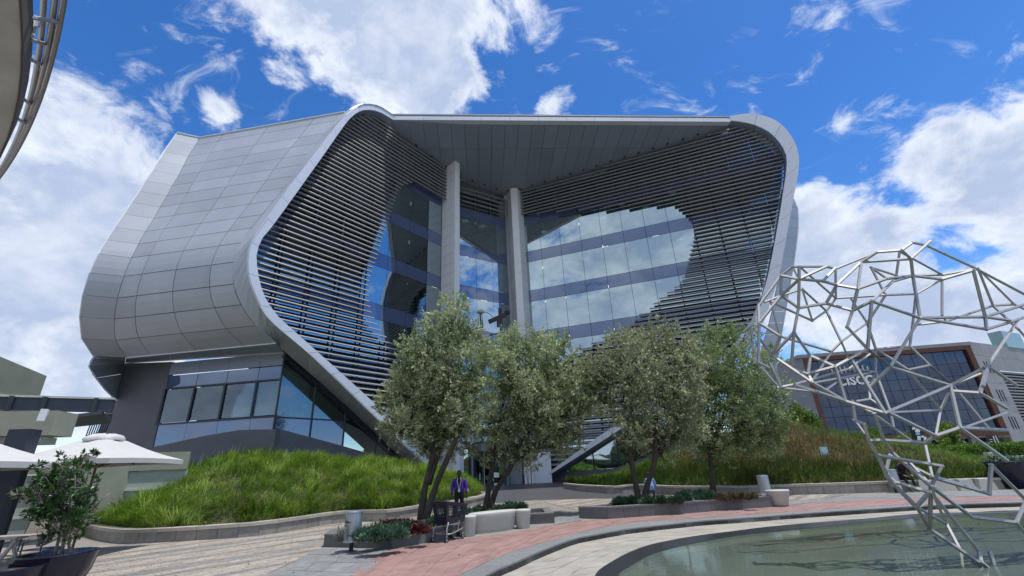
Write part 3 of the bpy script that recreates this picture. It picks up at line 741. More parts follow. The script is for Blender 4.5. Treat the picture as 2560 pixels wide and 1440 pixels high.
for p in rows_px:
    s, z = lw_px(*p, 0.75); A = LW(s, z, 0.75); t = linehit(A, ds, Fpx); F = A+ds*t
    Arow.append(A); Frow.append(F); Erow.append(F-de*1.62)
# smooth the fold positions
tl = np.array([np.dot(f-a, ds) for a, f in zip(Arow, Frow)])
tl = np.convolve(np.pad(tl, 1, mode='edge'), [.25, .5, .25], 'valid')
Frow = [a+ds*t for a, t in zip(Arow, tl)]; Erow = [f-de*1.62 for f in Frow]
FR = [0.0, 0.20, 0.515, 0.83, 1.0]
SUB = 3
def rowcurve(R):  # finer rows so that curved panels bend
    return smooth_curve(R, 0) if False else None
def cr(R, i, t):
    p0, p1, p2, p3 = R[max(i-1, 0)], R[i], R[i+1], R[min(i+2, len(R)-1)]
    return 0.5*((2*p1)+(-p0+p2)*t+(2*p0-5*p1+4*p2-p3)*t*t+(-p0+3*p1-3*p2+p3)*t**3)
def bent_panel(name, fa, fb_, i, m, parent, gap=.020, th=.06):
    ts = np.linspace(0, 1, SUB+1); A = [V(*fa(i, t)) for t in ts]; B = [V(*fb_(i, t)) for t in ts]
    w = B[0]-A[0]; w = w/np.linalg.norm(w)
    A = [a+w*gap for a in A]; B = [b-w*gap for b in B]
    for S in (A, B):
        S[0] = S[0]+unit(S[1]-S[0])*gap; S[-1] = S[-1]+unit(S[-2]-S[-1])*gap
    n = len(A); v = []; f = []
    nr = [unit(np.cross(B[k]-A[k], A[min(k+1, n-1)]-A[max(k-1, 0)])) for k in range(n)]
    nr = [x if x[1] < 0.25 else -x for x in nr]
    v = A+B+[a-x*th for a, x in zip(A, nr)]+[b-x*th for b, x in zip(B, nr)]
    for k in range(n-1):
        f += [(k, k+1, n+k+1, n+k), (2*n+k, 3*n+k, 3*n+k+1, 2*n+k+1), (k, 2*n+k, 2*n+k+1, k+1), (n+k, n+k+1, 3*n+k+1, 3*n+k)]
    f += [(0, n, 3*n, 2*n), (n-1, 3*n-1, 4*n-1, 2*n-1)]
    o = MB().add(v, f).build(name, m, parent); 
    return o
for i in range(len(rows_px)-1):
    for c in range(4):
        fa = lambda i, t, q=FR[c]: cr(Arow, i, t)*(1-q)+cr(Frow, i, t)*q
        fb2 = lambda i, t, q=FR[c+1]: cr(Arow, i, t)*(1-q)+cr(Frow, i, t)*q
        bent_panel('cladding_panel', fa, fb2, i, ALU, skin)
    bent_panel('return_panel', lambda i, t: cr(Frow, i, t), lambda i, t: cr(Erow, i, t), i, ALU, skin, gap=.010)
# backing sheet behind the joints
bk = MB(); R = len(rows_px); inn = V(.1, .5, -.12)
for i in range(R-1):
    bk.add([Arow[i]+inn*.2, Frow[i]+inn*.2, Frow[i+1]+inn*.2, Arow[i+1]+inn*.2], [(0, 1, 2, 3)])
    bk.add([Frow[i]+inn*.2, Erow[i]+inn*.2, Erow[i+1]+inn*.2, Frow[i+1]+inn*.2], [(0, 1, 2, 3)])
bk.build('cladding_backing', JOINT, skin)
# light trim along the outer edge of the return and the roof line
MB().tube([e-V(.03, 0, 0) for e in Erow], .05, 6).build('edge_trim', ALU_W, skin)
MB().tube([Arow[0]+UP*.06, Frow[0]+UP*.06, Erow[0]+UP*.06], .09, 6).build('edge_trim', ALU_W, skin)
top = MB(); tb = V(.4, 3.2, .9)
top.slab(Arow[0], Frow[0], Frow[0]+tb, Arow[0]+tb, .1, UP); top.slab(Frow[0], Erow[0], Erow[0]+tb, Frow[0]+tb, .1, UP)
dk = [Arow[0]+tb*.9, Frow[0]+tb*.9, Erow[0]+tb*.9, V(-30, 56, 31), V(-12, 58, 32.5)]
top.hexa([p-UP*.2 for p in dk], dk)
top.build('roof_shoulder', ALU, skin)
# lower part of the return, tucking under to the base wall
B0 = pl(712, 883, P1-nl*1.0, nl)
nb_ = V(ds[1], -ds[0], 0); nb_ = nb_ if nb_[1] < 0 else -nb_
def bw(px, py): return pl(px, py, B0, nb_)
Elow = [Erow[-1], at(222,915,26.8), at(240,945,27.6), at(262,973,28.5), at(287,997,29.6)]
Wlow = [Frow[-1], bw(311,912), bw(304,935), bw(297,958), bw(289,997)]
for i in range(4):
    bent_panel('return_panel', lambda i, t: cr(Wlow, i, t), lambda i, t: cr(Elow, i, t), i, ALU, skin, gap=.010)
MB().tube(Elow, .05, 6).build('edge_trim', ALU_W, skin)
# soffit strip under the skin and its two bright drip edges
wallL, wallR = bw(312, 907), bw(712, 882)
for k in range(3):
    a, b = [0, .36, .70, 1.0][k], [0, .36, .70, 1.0][k+1]
    q = [Arow[-1]*(1-a)+Frow[-1]*a, Arow[-1]*(1-b)+Frow[-1]*b, wallR*(1-b)+wallL*b, wallR*(1-a)+wallL*a]
    quadpanel('soffit_panel', *q, .05, SOFFIT, skin, gap=.012, nrm=-UP)
MB().tube([Arow[-1]-UP*.03, Frow[-1]-UP*.03], .045, 6).build('drip_edge', ALU_W, skin)
MB().obox(wallR+nb_*.12-UP*.02, wallL+nb_*.12-UP*.02, .10, .12).build('drip_edge', ALU_W, skin)

# ---- base storey under the left wing
base = empty('base_storey'); base.parent = bld
wt = 0.35
def wallquad(name, pts, m, th=.3, par=base, nrm=None):
    pts = [V(*p) for p in pts]; n = nrm if nrm is not None else nb_
    return MB().hexa([p-n*th for p in pts], pts).build(name, m, par)
# render wall at the far left
wallquad('render_wall', [V(*(bw(430, 905)[:2]), 9.55), wallL+UP*-.05, V(*(wallL+ds*1.2)[:2], 0), V(*(bw(385, 1115)[:2]), 0)], PLASTER)
x0 = np.dot(bw(430, 905)-B0, ds); x1 = 0.0
def bq(t, z, o=0.0): return V(B0[0], B0[1], 0)+ds*t+nb_*o+UP*z
# grey fascia panels, dark spandrel, windows and lower spandrel (front side)
cols = [x0, x0*.74, x0*.49, x0*.245, .0]
cols = [x0, x0*.735, x0*.47, x0*.2, 0.0]
for a, b in zip(cols[:-1], cols[1:]):
    quadpanel('fascia_panel', bq(a, 8.62), bq(b, 8.62), bq(b, 9.48), bq(a, 9.48), .08, SOFFIT, base, nrm=nb_)
    quadpanel('spandrel', bq(a, 7.72, -.05), bq(b, 7.72, -.05), bq(b, 8.6, -.05), bq(a, 8.6, -.05), .05, SPAND, base, nrm=nb_, gap=.02)
    quadpanel('window', bq(a, 5.42, -.06), bq(b, 5.42, -.06), bq(b, 7.68, -.06), bq(a, 7.68, -.06), .03, GLASS_B, base, nrm=nb_, gap=.07)
    quadpanel('spandrel', bq(a, 2.6, -.05), bq(b, 2.6, -.05), bq(b, 5.36, -.05), bq(a, 5.36, -.05), .05, SPAND, base, nrm=nb_, gap=.012)
    MB().obox(bq(a, 5.36, -.02), bq(a, 7.75, -.02), .12, .12).build('mullion', FRAME, base)
for z in (5.39, 7.70): MB().obox(bq(x0, z, -.02), bq(0, z, -.02), .10, .10).build('mullion', FRAME, base)
for k, (a, b) in enumerate(zip(cols[:-1], cols[1:])):
    lo = [5.5, 6.35, 6.45, 5.6][k]
    MB().slab(bq(a-.15, lo, -.28), bq(b+.15, lo, -.28), bq(b+.15, 7.7, -.28), bq(a-.15, 7.7, -.28), .02, nb_).build('roller_blind', BLIND, base)
# desk clutter behind the front windows
for k, (t, w, h) in enumerate(((x0*.66, 1.3, .35), (x0*.40, 1.1, .45), (x0*.33, .35, .7), (x0*.55, .5, .3))):
    MB().box(bq(t, 5.45, -.9), w, .4, h, math.atan2(ds[1], ds[0]), base=True).build('desk_item', mat('pale_box', (.5, .52, .5), .7), base)
# side towards the entrance: glazing cut by the sloping ribbon
def bl(s, z, o=0.0): return LW(s, z, -1.0+o)
s0 = np.dot(P1-nl*1.0-B0, dl)
def slope_z(s):   # height of the ribbon's inner dark edge along the wing
    a = lw_px(712, 879, -1.0); b = lw_px(1005, 1145, -1.0)
    return a[1]+(s-a[0])*(b[1]-a[1])/(b[0]-a[0])
sc = [s0, lw_px(785, 1000, -1.0)[0], lw_px(862, 1050, -1.0)[0], lw_px(940, 1100, -1.0)[0], lw_px(1000, 1140, -1.0)[0]]
for k, (a, b) in enumerate(zip(sc[:-1], sc[1:])):
    za, zb = slope_z(a)-.25, slope_z(b)-.25
    if za > 5.6: quadpanel('window', bl(a, 5.35), bl(b, 5.35), bl(b, max(zb, 5.45)), bl(a, za), .03, GLASS_B, base, nrm=nl, gap=.03)
    quadpanel('window', bl(a, 1.5), bl(b, 1.5), bl(b, min(5.30, max(zb, 2.0))), bl(a, min(5.30, max(za, 2.0))), .03, GLASS if k > 1 else SPAND, base, nrm=nl, gap=.02)
    MB().obox(bl(a, 1.5, .02), bl(a, za, .02), .09, .09).build('mullion', FRAME, base)
MB().obox(bl(sc[0], 5.33, .02), bl(lw_px(868, 1052, -1.0)[0], 5.33, .02), .07, .07).build('mullion', FRAME, base)
MB().slab(bl(s0-.1, 6.1, -.35), bl(sc[1]+.2, 6.1, -.35), bl(sc[1]+.2, slope_z(sc[1])-.3, -.35), bl(s0-.1, 8.6, -.35), .02, nl).build('roller_blind', mat('pale_blind', (.62, .68, .66), .9), base)
MB().obox(bl(s0, slope_z(s0)-.18, .12), bl(sc[-1], slope_z(sc[-1])-.18, .12), .35, .45).build('edge_beam', FRAME, base)
# cartoon-free picture panel in the corner window: plain white sheet with an orange-red patch
pa, pb = lw_px(722, 1042, -1.25), lw_px(758, 1042, -1.25)
MB().slab(LW(pa[0], 5.5, -1.25), LW(pb[0], 5.5, -1.25), LW(pb[0], 6.35, -1.25), LW(pa[0], 6.35, -1.25), .02, nl).build('picture_sheet', WHITE, base)
pc = LW((pa[0]+pb[0])/2, 5.95, -1.23)
MB().add([pc-dl*x+UP*y for x, y in ((.42,-.12),(.3,-.25),(0,-.18),(-.3,-.27),(-.42,0),(-.3,.2),(-.05,.32),(.1,.12),(.35,.15))], [tuple(range(9))]).build('picture_patch', mat('poster_red', (.5, .09, .05), .6), base)
# sloping grey plinth in front of the glazing
pf = [bq(0.0, 0, .25), bq(x0+.3, 0, .25)]
def plinth(name, top, bot_z, off_n, par=base):
    top = [V(*p) for p in top]
    v = top+[V(p[0], p[1], bot_z) for p in top]; n = len(top)
    w = [p-off_n*.4 for p in v]; allv = v+w; m = len(v); f = []
    for k in range(n-1):
        f += [(k, k+1, n+k+1, n+k), (m+k, m+n+k, m+n+k+1, m+k+1), (k, m+k, m+k+1, k+1)]
    f += [(0, n, m+n, m), (n-1, m+n-1, m+2*n-1, 2*n-1)]
    return MB().add(allv, f).build(name, PLASTER, par)
def bwo(px, py, o): return pl(px, py, B0+nb_*o, nb_)
plinth('plinth_wall', [bwo(255, 1245, .22), bwo(385, 1117, .22), bwo(520, 1088, .22), bwo(600, 1075, .22), bwo(690, 1073, .22)], 0, nb_)
def lwo(px, py, o): return LW(*lw_px(px, py, o), o)
plinth('plinth_wall', [lwo(690, 1073, -.80), lwo(705, 1074, -.80), lwo(840, 1110, -.80), lwo(920, 1133, -.80), lwo(1010, 1150, -.80)], 0, nl)
# room behind the base glazing
rm = MB(); q0 = bq(x0, 0, -5); q1 = bq(-1.2, 0, -5)
rm.slab(q0+UP*0, q1+UP*0, q1+UP*9, q0+UP*9, .1, nb_)
rm.slab(bq(x0, 5.3, -.4), bq(.3, 5.3, -.4), bq(.3, 5.3, -5), bq(x0, 5.3, -5), .1, UP)
rm.slab(bq(x0, 8.3, -.4), bq(.3, 8.3, -.4), bq(.3, 8.3, -5), bq(x0, 8.3, -5), .1, -UP)
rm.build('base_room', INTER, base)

# ---- curtain wall glazing and floors
gl_l = empty('glazing'); gl_l.parent = bld; gl_r = empty('glazing'); gl_r.parent = bld; gl_c = empty('glazing'); gl_c.parent = bld
BT = [5.2, 9.7, 14.2, 18.67, 23.17, 27.67, 32.1]; BH = 1.25
def prof(curve):  # outermost extent s(z) of a wing from its inner ribbon edge
    zs = curve[:, 1]; im = int(np.argmax(zs)); z = zs[:im+1]; s = curve[:im+1, 0]
    o = np.argsort(z); return z[o], s[o]
zl, sl_ = prof(Il); zr, sr_ = prof(Ir)
def sout_l(z): return float(np.interp(z, zl, sl_))
def sout_r(z): return float(np.interp(z, zr, sr_))
def glaze(fn, sout, smax, w, start, par, nrm, zlow=0.45, double=True):
    s = start; cols = [s]
    while s < smax: s += w; cols.append(min(s, smax))
    prev = zlow; levels = []
    for t in BT:
        levels.append((prev, t-BH, 'pane')); levels.append((t-BH, t, 'spandrel')); prev = t
    for a, b in zip(cols[:-1], cols[1:]):
        for z0, z1, kind in levels:
            zm = (z0+z1)/2
            # clip by the soffit and the ribbon outline
            p = fn((a+b)/2, 0); top = sz(p[0], p[1])+.05
            if z0 > top-.1: continue
            z1c = min(z1, top)
            e0, e1 = sout(z0)+.05, sout(z1c)+.05
            if a > max(e0, e1): continue
            aa0, bb0, aa1, bb1 = min(a, e0), min(b, e0), min(a, e1), min(b, e1)
            if max(bb0-aa0, bb1-aa1) < .1: continue
            bb0 = max(bb0, aa0+.06); bb1 = max(bb1, aa1+.06)
            quadpanel(kind, fn(aa0, z0), fn(bb0, z0), fn(bb1, z1c), fn(aa1, z1c), .03, GLASS if kind == 'pane' else SPAND, par, gap=.016, nrm=nrm)
glaze(LW, sout_l, 19.2, 2.15, 0.0, gl_l, nl)
glaze(RW, sout_r, 26.6, 2.15, 0.0, gl_r, nR)
Lc = np.linalg.norm(P2-P1)
glaze(CWp, lambda z: Lc, Lc, Lc/3.0, 0.0, gl_c, nC, zlow=4.0)
# floor slabs, back walls, ceiling lights
floors = empty('floors'); floors.parent = bld
for t in BT[:-1]:
    zf = t-.25
    so = sout_l(t)-.3; f = MB(); dpt = 6.0
    f.slab(LW(-2, zf, -.35), LW(so, zf, -.35), LW(so-2.5, zf, -dpt), LW(-2, zf, -dpt), .3, UP)
    f.build('floor_slab', CEIL, floors)
    so = sout_r(t)-.3; f = MB()
    f.slab(RW(0, zf, -.35), RW(so, zf, -.35), RW(so, zf, -dpt), RW(0, zf, -dpt), .3, UP); f.build('floor_slab', CEIL, floors)
    f = MB(); f.slab(CWp(0, zf, -.35), CWp(Lc, zf, -.35), CWp(Lc, zf, -dpt), CWp(0, zf, -dpt), .3, UP); f.build('floor_slab', CEIL, floors)
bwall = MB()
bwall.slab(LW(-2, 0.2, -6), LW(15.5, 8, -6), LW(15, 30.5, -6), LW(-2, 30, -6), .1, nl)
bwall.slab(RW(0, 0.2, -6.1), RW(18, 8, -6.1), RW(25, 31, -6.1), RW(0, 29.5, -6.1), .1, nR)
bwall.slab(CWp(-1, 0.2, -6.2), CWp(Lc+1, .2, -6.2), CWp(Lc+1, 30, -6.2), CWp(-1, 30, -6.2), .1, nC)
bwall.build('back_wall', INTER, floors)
lr = random.Random(3)
for fi, t in enumerate(BT[1:-1]):
    zc = t-.25-.32
    for k in range(7):
        s = 1.5+k*2.4+lr.uniform(-.3, .3); o = -lr.choice([1.3, 2.4, 3.4])
        if s < sout_r(zc)-1: 
            c = RW(s, zc, o); MB().box(c, .62, .62, .03, math.atan2(dr_[1], dr_[0])).build('ceiling_light', CLIGHT, floors)
    for s, o in ((2.2, -1.5), (4.6, -2.6)):
        c = LW(s+lr.uniform(-.4, .4), zc, o); MB().box(c, .6, .6, .03, math.atan2(dl[1], dl[0])).build('ceiling_light', CLIGHT, floors)
    for s, o in ((1.4, -1.5), (3.6, -1.7)):
        MB().box(CWp(s, zc, o), .6, .6, .03, 0).build('ceiling_light', CLIGHT, floors)
MB().tube([RW(9.9, 9.7, -1.6), RW(9.9, 13.2, -1.6)], .35, 14).build('interior_column', WHITE, floors)

# ---- louvres
louv_l = empty('louvres'); louv_l.parent = bld; louv_r = empty('louvres'); louv_r.parent = bld; louv_c = empty('louvres'); louv_c.parent = bld
LO = 0.55
bl_px = [(1102,498),(1049,462),(1029,457),(1016,460),(1006,466),(1000,472),(992,480),(989,492),(982,512),(975,530),(969,552),(957,584),(945,625),(940,642),(930,668),(922,692),(917,720),(919,750),(926,781),(942,815),(957,835),(975,855),(992,874),(1030,908),(1075,945),(1110,985)]
blz = [lw_px(*p, LO) for p in bl_px]
br_px = [(1312,536),(1352,534),(1409,529),(1467,524),(1530,517),(1600,512),(1680,502),(1695,512),(1710,525),(1717,532),(1729,545),(1734,560),(1736,585),(1732,607),(1725,630),(1721,645),(1716,667),(1712,682),(1705,695),(1696,710),(1677,725),(1657,740),(1637,755),(1626,771),(1599,786),(1582,802),(1540,828),(1480,858),(1420,890),(1350,925)]
brz = [rw_px(*p, LO) for p in br_px]
def inner_end(z, tbl, zfull):
    """open glass area: where a louvre at height z stops"""
    t = sorted(tbl, key=lambda q: q[1]); return float(np.interp(z, [q[1] for q in t], [q[0] for q in t]))
def monotone(tbl):
    out = [tbl[0]]
    for s, z in tbl[1:]: out.append((s, min(z, out[-1][1]-.02)))
    return out
blm, brm = monotone(blz), monotone(brz)
def slat(fn, a, b, z, par, nrm, o=LO):
    if b-a < .25: return
    p, q = fn(a, z, o), fn(b, z, o); up = unit(UP*1.0+nrm*.38); 
    mb = MB(); d = unit(q-p); e = np.cross(d, up); e = e if np.dot(e, nrm) > 0 else -e
    w, h = .19, .055
    sec = [-e*w-up*h, e*w*.7-up*h, e*w+up*0, e*w*.7+up*h, -e*w+up*h]
    mb.hexa([p+x for x in sec], [q+x for x in sec]); mb.build('louvre', SLAT, par)
DZ = 0.41
def soff_cut(fn, z, smax):
    """s beyond which the soffit is above z"""
    for s in np.arange(0.3, smax, .1):
        p = fn(s, 0, LO)
        if sz(p[0], p[1]) > z+.25: return s
    return smax
def run_louvres(fn, sout, tbl, par, nrm, z0, first_inset):
    z = z0
    top_full = tbl[0][1]; bot = tbl[-1][1]
    while z < 33:
        so = sout(z)-.12
        zi = soff_cut(fn, z, so)
        if z >= top_full: a = max(zi, first_inset)
        elif z > bot: a = max(inner_end(z, tbl, top_full), .4)
        else: a = first_inset
        a = max(a, zi if z > 29 else a)
        slat(fn, a, so, z, par, nrm)
        z += DZ
run_louvres(LW, sout_l, blm, louv_l, nl, 2.9, 1.75)
run_louvres(RW, sout_r, brm, louv_r, nR, 1.4, .35)
for k in range(4): slat(CWp, .1, Lc-.5, 28.1+k*.55, louv_c, nC)
# thin vertical hangers that carry the louvres
for fn, sout, par, smax in ((LW, sout_l, louv_l, 19), (RW, sout_r, louv_r, 26)):
    s = 2.15
    while s < smax:
        tb2 = blm if fn is LW else brm
        def has(z):
            if not (sout(z) > s+.1 and z < sz(*fn(s, 0, .3)[:2])-.1): return False
            if z >= tb2[0][1] or z <= tb2[-1][1]: return True
            return s > inner_end(z, tb2, 0)
        run = []
        for z in np.arange(1.5, 32.8, .2):
            if has(z): run.append(z)
            elif run:
                if len(run) > 2: MB().obox(fn(s, run[0], .30), fn(s, run[-1], .30), .045, .12, up=dl).build('louvre_hanger', FRAME, par)
                run = []
        if len(run) > 2: MB().obox(fn(s, run[0], .30), fn(s, run[-1], .30), .045, .12, up=dl).build('louvre_hanger', FRAME, par)
        s += 2.15
for s in (Lc/3, 2*Lc/3): MB().obox(CWp(s, 27.7, .3), CWp(s, 30, .3), .05, .14).build('louvre_hanger', FRAME, louv_c)

# ---- the two tall fins at the centre bay
fin1 = empty('fin'); fin1.parent = bld; fin2 = empty('fin'); fin2.parent = bld
def fin(pts, zt, par, bright):
    """pts: plan outline; stacked in 1 m courses"""
    n = 30; z = 0.3
    while z < zt-.2:
        z1 = min(z+1.02, zt)
        for k in range(len(pts)):
            a, b = V(*pts[k], 0), V(*pts[(k+1) % len(pts)], 0)
            nn = V((b-a)[1], -(b-a)[0], 0)
            if k == bright: continue
            sk = .18 if k != bright else 0
            quadpanel('fin_panel', a+UP*z, b+UP*z, b+UP*z1, a+UP*z1, .04, FINM, par, gap=.012, nrm=nn)
        z = z1
    a, b = V(*pts[bright], 0), V(*pts[(bright+1) % len(pts)], 0); nn = V((b-a)[1], -(b-a)[0], 0)
    z = .3
    while z < zt-.2:
        z1 = min(z+4.0, zt); quadpanel('fin_edge', a+UP*z, b+UP*z, b+UP*z1, a+UP*z1, .04, FINM, par, gap=.006, nrm=nn); z = z1
def ccw(p):
    A = sum(p[i][0]*p[(i+1) % len(p)][1]-p[(i+1) % len(p)][0]*p[i][1] for i in range(len(p))); return p if A > 0 else p[::-1]
# fin 1: blade standing out of the left wing
fw_ = 1.9
f1 = [pl(1137, 600, P1+V(0, -3.2, 0), V(0, 1, 0)), pl(1149, 600, P1+V(0, -2.75, 0), V(0, 1, 0)), pl(1149, 600, P1+V(0, -.3, 0), V(0, 1, 0)), pl(1104, 600, P1+V(0, -2.05, 0), V(0, 1, 0))]
wk = P2+V(-.5, .25, 0); wj = P2b+V(1.0, .35, 0)
MB().slab(wk+UP*.3, wj+UP*.3, wj+UP*30.5, wk+UP*30.5, .2, V(0, -1, 0)).build('corner_wall', ALU, fin2)
fin([(p[0], p[1]) for p in f1], 31.35, fin1, 0)
fr = [pl(1281, 560, V(0, P2[1]-1.6, 0), V(0, 1, 0)), pl(1297, 560, V(0, P2[1]-1.6, 0), V(0, 1, 0)), pl(1314, 560, V(0, P2[1]-.1, 0), V(0, 1, 0)), pl(1270, 560, V(0, P2[1]-.1, 0), V(0, 1, 0))]
fin([(p[0], p[1]) for p in fr], 30.7, fin2, 0)

# ---- entrance: lobby glazing, revolving drum, lintel, bright blade next to the ramp
ent = empty('entrance'); ent.parent = bld
gz0 = 0.42
MB().obox(CWp(-.2, 3.72, .1), CWp(Lc+.2, 3.72, .1), .35, .55).build('lintel', FRAME, ent)
for k in range(6):
    s = Lc*k/5; MB().obox(CWp(s, gz0, .12), CWp(s, 3.45, .12), .09, .12).build('door_post', STEEL, ent)
    if k < 5: quadpanel('door_leaf', CWp(s, gz0, .05), CWp(s+Lc/5, gz0, .05), CWp(s+Lc/5, 3.4, .05), CWp(s, 3.4, .05), .03, GLASS, ent, gap=.05, nrm=nC)
drc = CWp(Lc*.5, gz0, 1.0)
dm = MB(); npt = 20
for a in range(npt):
    t0, t1 = math.pi*2*a/npt, math.pi*2*(a+1)/npt
    if (a % 10) in (3, 4): continue
    p0, p1 = drc+V(math.cos(t0), math.sin(t0), 0)*1.35, drc+V(math.cos(t1), math.sin(t1), 0)*1.35
    dm.add([p0, p1, p1+UP*2.7, p0+UP*2.7], [(0, 1, 2, 3)])
dm.build('revolving_door_glass', GLASS, ent)
MB().lathe([(1.42, 2.7), (1.46, 2.75), (1.46, 3.25), (1.3, 3.3), (0, 3.3)], drc, 28).build('revolving_door_canopy', SOFFIT, ent)
for a in range(0, npt, 5):
    t0 = math.pi*2*(a+3)/npt; p0 = drc+V(math.cos(t0), math.sin(t0), 0)*1.37; MB().obox(p0, p0+UP*2.7, .07, .07).build('door_post', STEEL, ent)
wb = at(1323, 1180, 40.5); wb[2] = gz0
for dx in (-.33, 0.02, .28): MB().obox(wb+V(dx, 0, 0), wb+V(dx, 0, 2.2), .10, .14).build('entry_post', WHITE, ent)
MB().box(wb+V(0, .05, 2.2), .8, .25, .12).build('entry_post_cap', WHITE, ent)
MB().box(wb+V(-1.25, 1.2, 0), 1.3, .5, 3.0, base=True).build('lobby_wall', SOFFIT, ent)
MB().box(at(1345, 1180, 41.0)*V(1, 1, 0)+V(.35, 0, gz0), 1.6, .4, 2.4, base=True).build('side_block', ALU_W, ent)
MB().box(at(1115, 1150, 38.5)*V(1, 1, 0)+V(.2, 0, .2), 2.6, .4, 3.6, .6, base=True).build('side_block', ALU_W, ent)
# ---- base under the right wing: plinth and dark glazing
def rwo(px, py, o): return RW(*rw_px(px, py, o), o)
def rslope(s):
    a = rw_px(1345, 1206, -.4); b = rw_px(1600, 1040, -.4); return a[1]+(s-a[0])*(b[1]-a[1])/(b[0]-a[0])
for k in range(6):
    a, b = .8+k*2.2, .8+(k+1)*2.2
    quadpanel('window', RW(a, .4, -.6), RW(b, .4, -.6), RW(b, max(.6, rslope(b)-.1), -.6), RW(a, max(.6, rslope(a)-.1), -.6), .03, GLASS, base, gap=.03, nrm=nR)
    MB().obox(RW(b, .4, -.56), RW(b, rslope(b), -.56), .08, .08).build('mullion', FRAME, base)
plinth('plinth_wall', [rwo(1372, 1182, -.3), rwo(1450, 1177, -.3), rwo(1530, 1172, -.3), rwo(1575, 1158, -.3), rwo(1640, 1133, -.3), rwo(1760, 1090, -.3)], 0.1, nR)
MB().slab(RW(1, 0.3, -5), RW(15, .3, -5), RW(15, 9, -5), RW(1, 4, -5), .1, nR).build('base_room', INTER, base)
us = MB()
for k in range(5):
    a, b = RW(*Rr[k*4], OFF-.02), RW(*Rr[k*4+4], OFF-.02)
    if Rr[k*4+4][1] > 12: break
    quadpanel('underside_panel', a, b, b-nR*2.0, a-nR*2.0, .05, SOFFIT, rib_r, gap=.012, nrm=-UP)

# ---- outer skin of the right wing seen beyond the ribbon
OX = [(1984,497),(1992,512),(1996,545),(1993,600),(1984,660),(1972,730),(1960,800),(1948,870),(1938,930)]
IX = [(1974,497),(1972,520),(1968,560),(1962,610),(1952,665),(1940,730),(1925,800),(1905,870),(1893,930)]
ox = [pl(*p, RW(25, 0, -3.0), unit(V(.2, -1, 0))) for p in OX]; ix = [pl(*p, RW(25, 0, OUT_r+.3), unit(V(.2, -1, 0))) for p in IX]
skr = empty('cladding'); skr.parent = bld
oxs = smooth_curve(ox, 17); ixs = smooth_curve(ix, 17)
for i in range(16):
    quadpanel('cladding_panel', ixs[i], oxs[i], oxs[i+1], ixs[i+1], .06, ALU, skr, gap=.014, nrm=V(0, -1, 0))
MB().tube(oxs, .05, 6).build('edge_trim', ALU_W, skr)

# ================================================================== grass mounds and planting
def blades(name, spots, m, parent=None, seg=3, w=.012):
    """spots: list of (base, height, lean vector, width). One mesh of curved grass blades"""
    n = len(spots); Vv = np.empty((n*(2*seg+1), 3)); F = []
    i = 0
    for b, h, lean, wd in spots:
        sd = unit(V(-lean[1]+1e-6, lean[0], 0))*wd*.5; k0 = i
        for s in range(seg+1):
            t = s/seg; c = V(b[0]+lean[0]*t*t, b[1]+lean[1]*t*t, b[2]+h*t*(1-.33*t*min(1.6, math.hypot(lean[0], lean[1])/max(h, .01))))
            if s < seg:
                ww = sd*(1-.55*t); Vv[i] = c-ww; Vv[i+1] = c+ww; i += 2
            else: Vv[i] = c; i += 1
        for s in range(seg-1): F.append((k0+2*s, k0+2*s+1, k0+2*s+3, k0+2*s+2))
        F.append((k0+2*seg-2, k0+2*seg-1, k0+2*seg))
    me = bpy.data.meshes.new(name); me.from_pydata(Vv.tolist(), [], F); me.materials.append(m); me.update()
    o = bpy.data.objects.new(name, me); COL.objects.link(o)
    if parent is not None: o.parent = parent
    return o
GRASS = leafmat('long_grass', (.045, .10, .012), (.145, .265, .025), (.37, .48, .085), .55, vscale=.8, trans=.3)
GRASS_R = leafmat('mixed_grass', (.04, .095, .014), (.115, .21, .035), (.27, .36, .08), .55, vscale=.7, trans=.3)
RUST = leafmat('rust_grass', (.08, .045, .022), (.18, .098, .045), (.30, .19, .085), .6, vscale=.9, trans=.25)
EARTH = mat('mound_earth', (.05, .055, .02), .95, var=.4, vscale=3, bump=.4, bscale=10)
gr = random.Random(11); npr = np.random.RandomState(5)
def mound(name, front, back, prof, label, nx=90, ny=22):
    F = resample(np.array(front), nx); B = resample(np.array(back), nx); v = []
    for j in range(ny):
        t = j/(ny-1)
        for k in range(nx):
            p = F[k]*(1-t)+B[k]*t; z = F[k][2]+(B[k][2]-F[k][2])*prof(t)
            z += .10*math.sin(p[0]*1.7+p[1]*.6)*math.sin(math.pi*t)+.07*math.sin(p[0]*3.1-p[1]*2.2)*math.sin(math.pi*t)
            v.append((p[0], p[1], z))
    f = [(j*nx+k, j*nx+k+1, (j+1)*nx+k+1, (j+1)*nx+k) for j in range(ny-1) for k in range(nx-1)]
    o = struct(mesh(name, v, f, EARTH, smooth=True)); return o, np.array(v).reshape(ny, nx, 3)
def sample(G, u, t):
    ny, nx, _ = G.shape; a = u*(nx-1); b = t*(ny-1); i = min(int(a), nx-2); j = min(int(b), ny-2); a -= i; b -= j
    return (G[j, i]*(1-a)+G[j, i+1]*a)*(1-b)+(G[j+1, i]*(1-a)+G[j+1, i+1]*a)*b
front = [V(*(lc[k]+lnrm[k]*.40), .40) for k in range(len(lc))]
back_l = [V(-20.5, 21.5, .5), at(250, 1288, 23.5), at(330, 1240, 25.5), at(420, 1188, 26.5), at(520, 1155, 27.0), at(620, 1136, 27.3), at(720, 1140, 28), at(850, 1150, 29), at(1000, 1162, 31), at(1080, 1182, 31.5), at(1140, 1200, 31), V(-3.4, 31.6, .75)]
mo_l, GL = mound('grass_mound', front, smooth_curve(back_l, 90), lambda t: min(1, 1.12*t**.75-.12*t**3), None)
spots = []
N_L = 52000
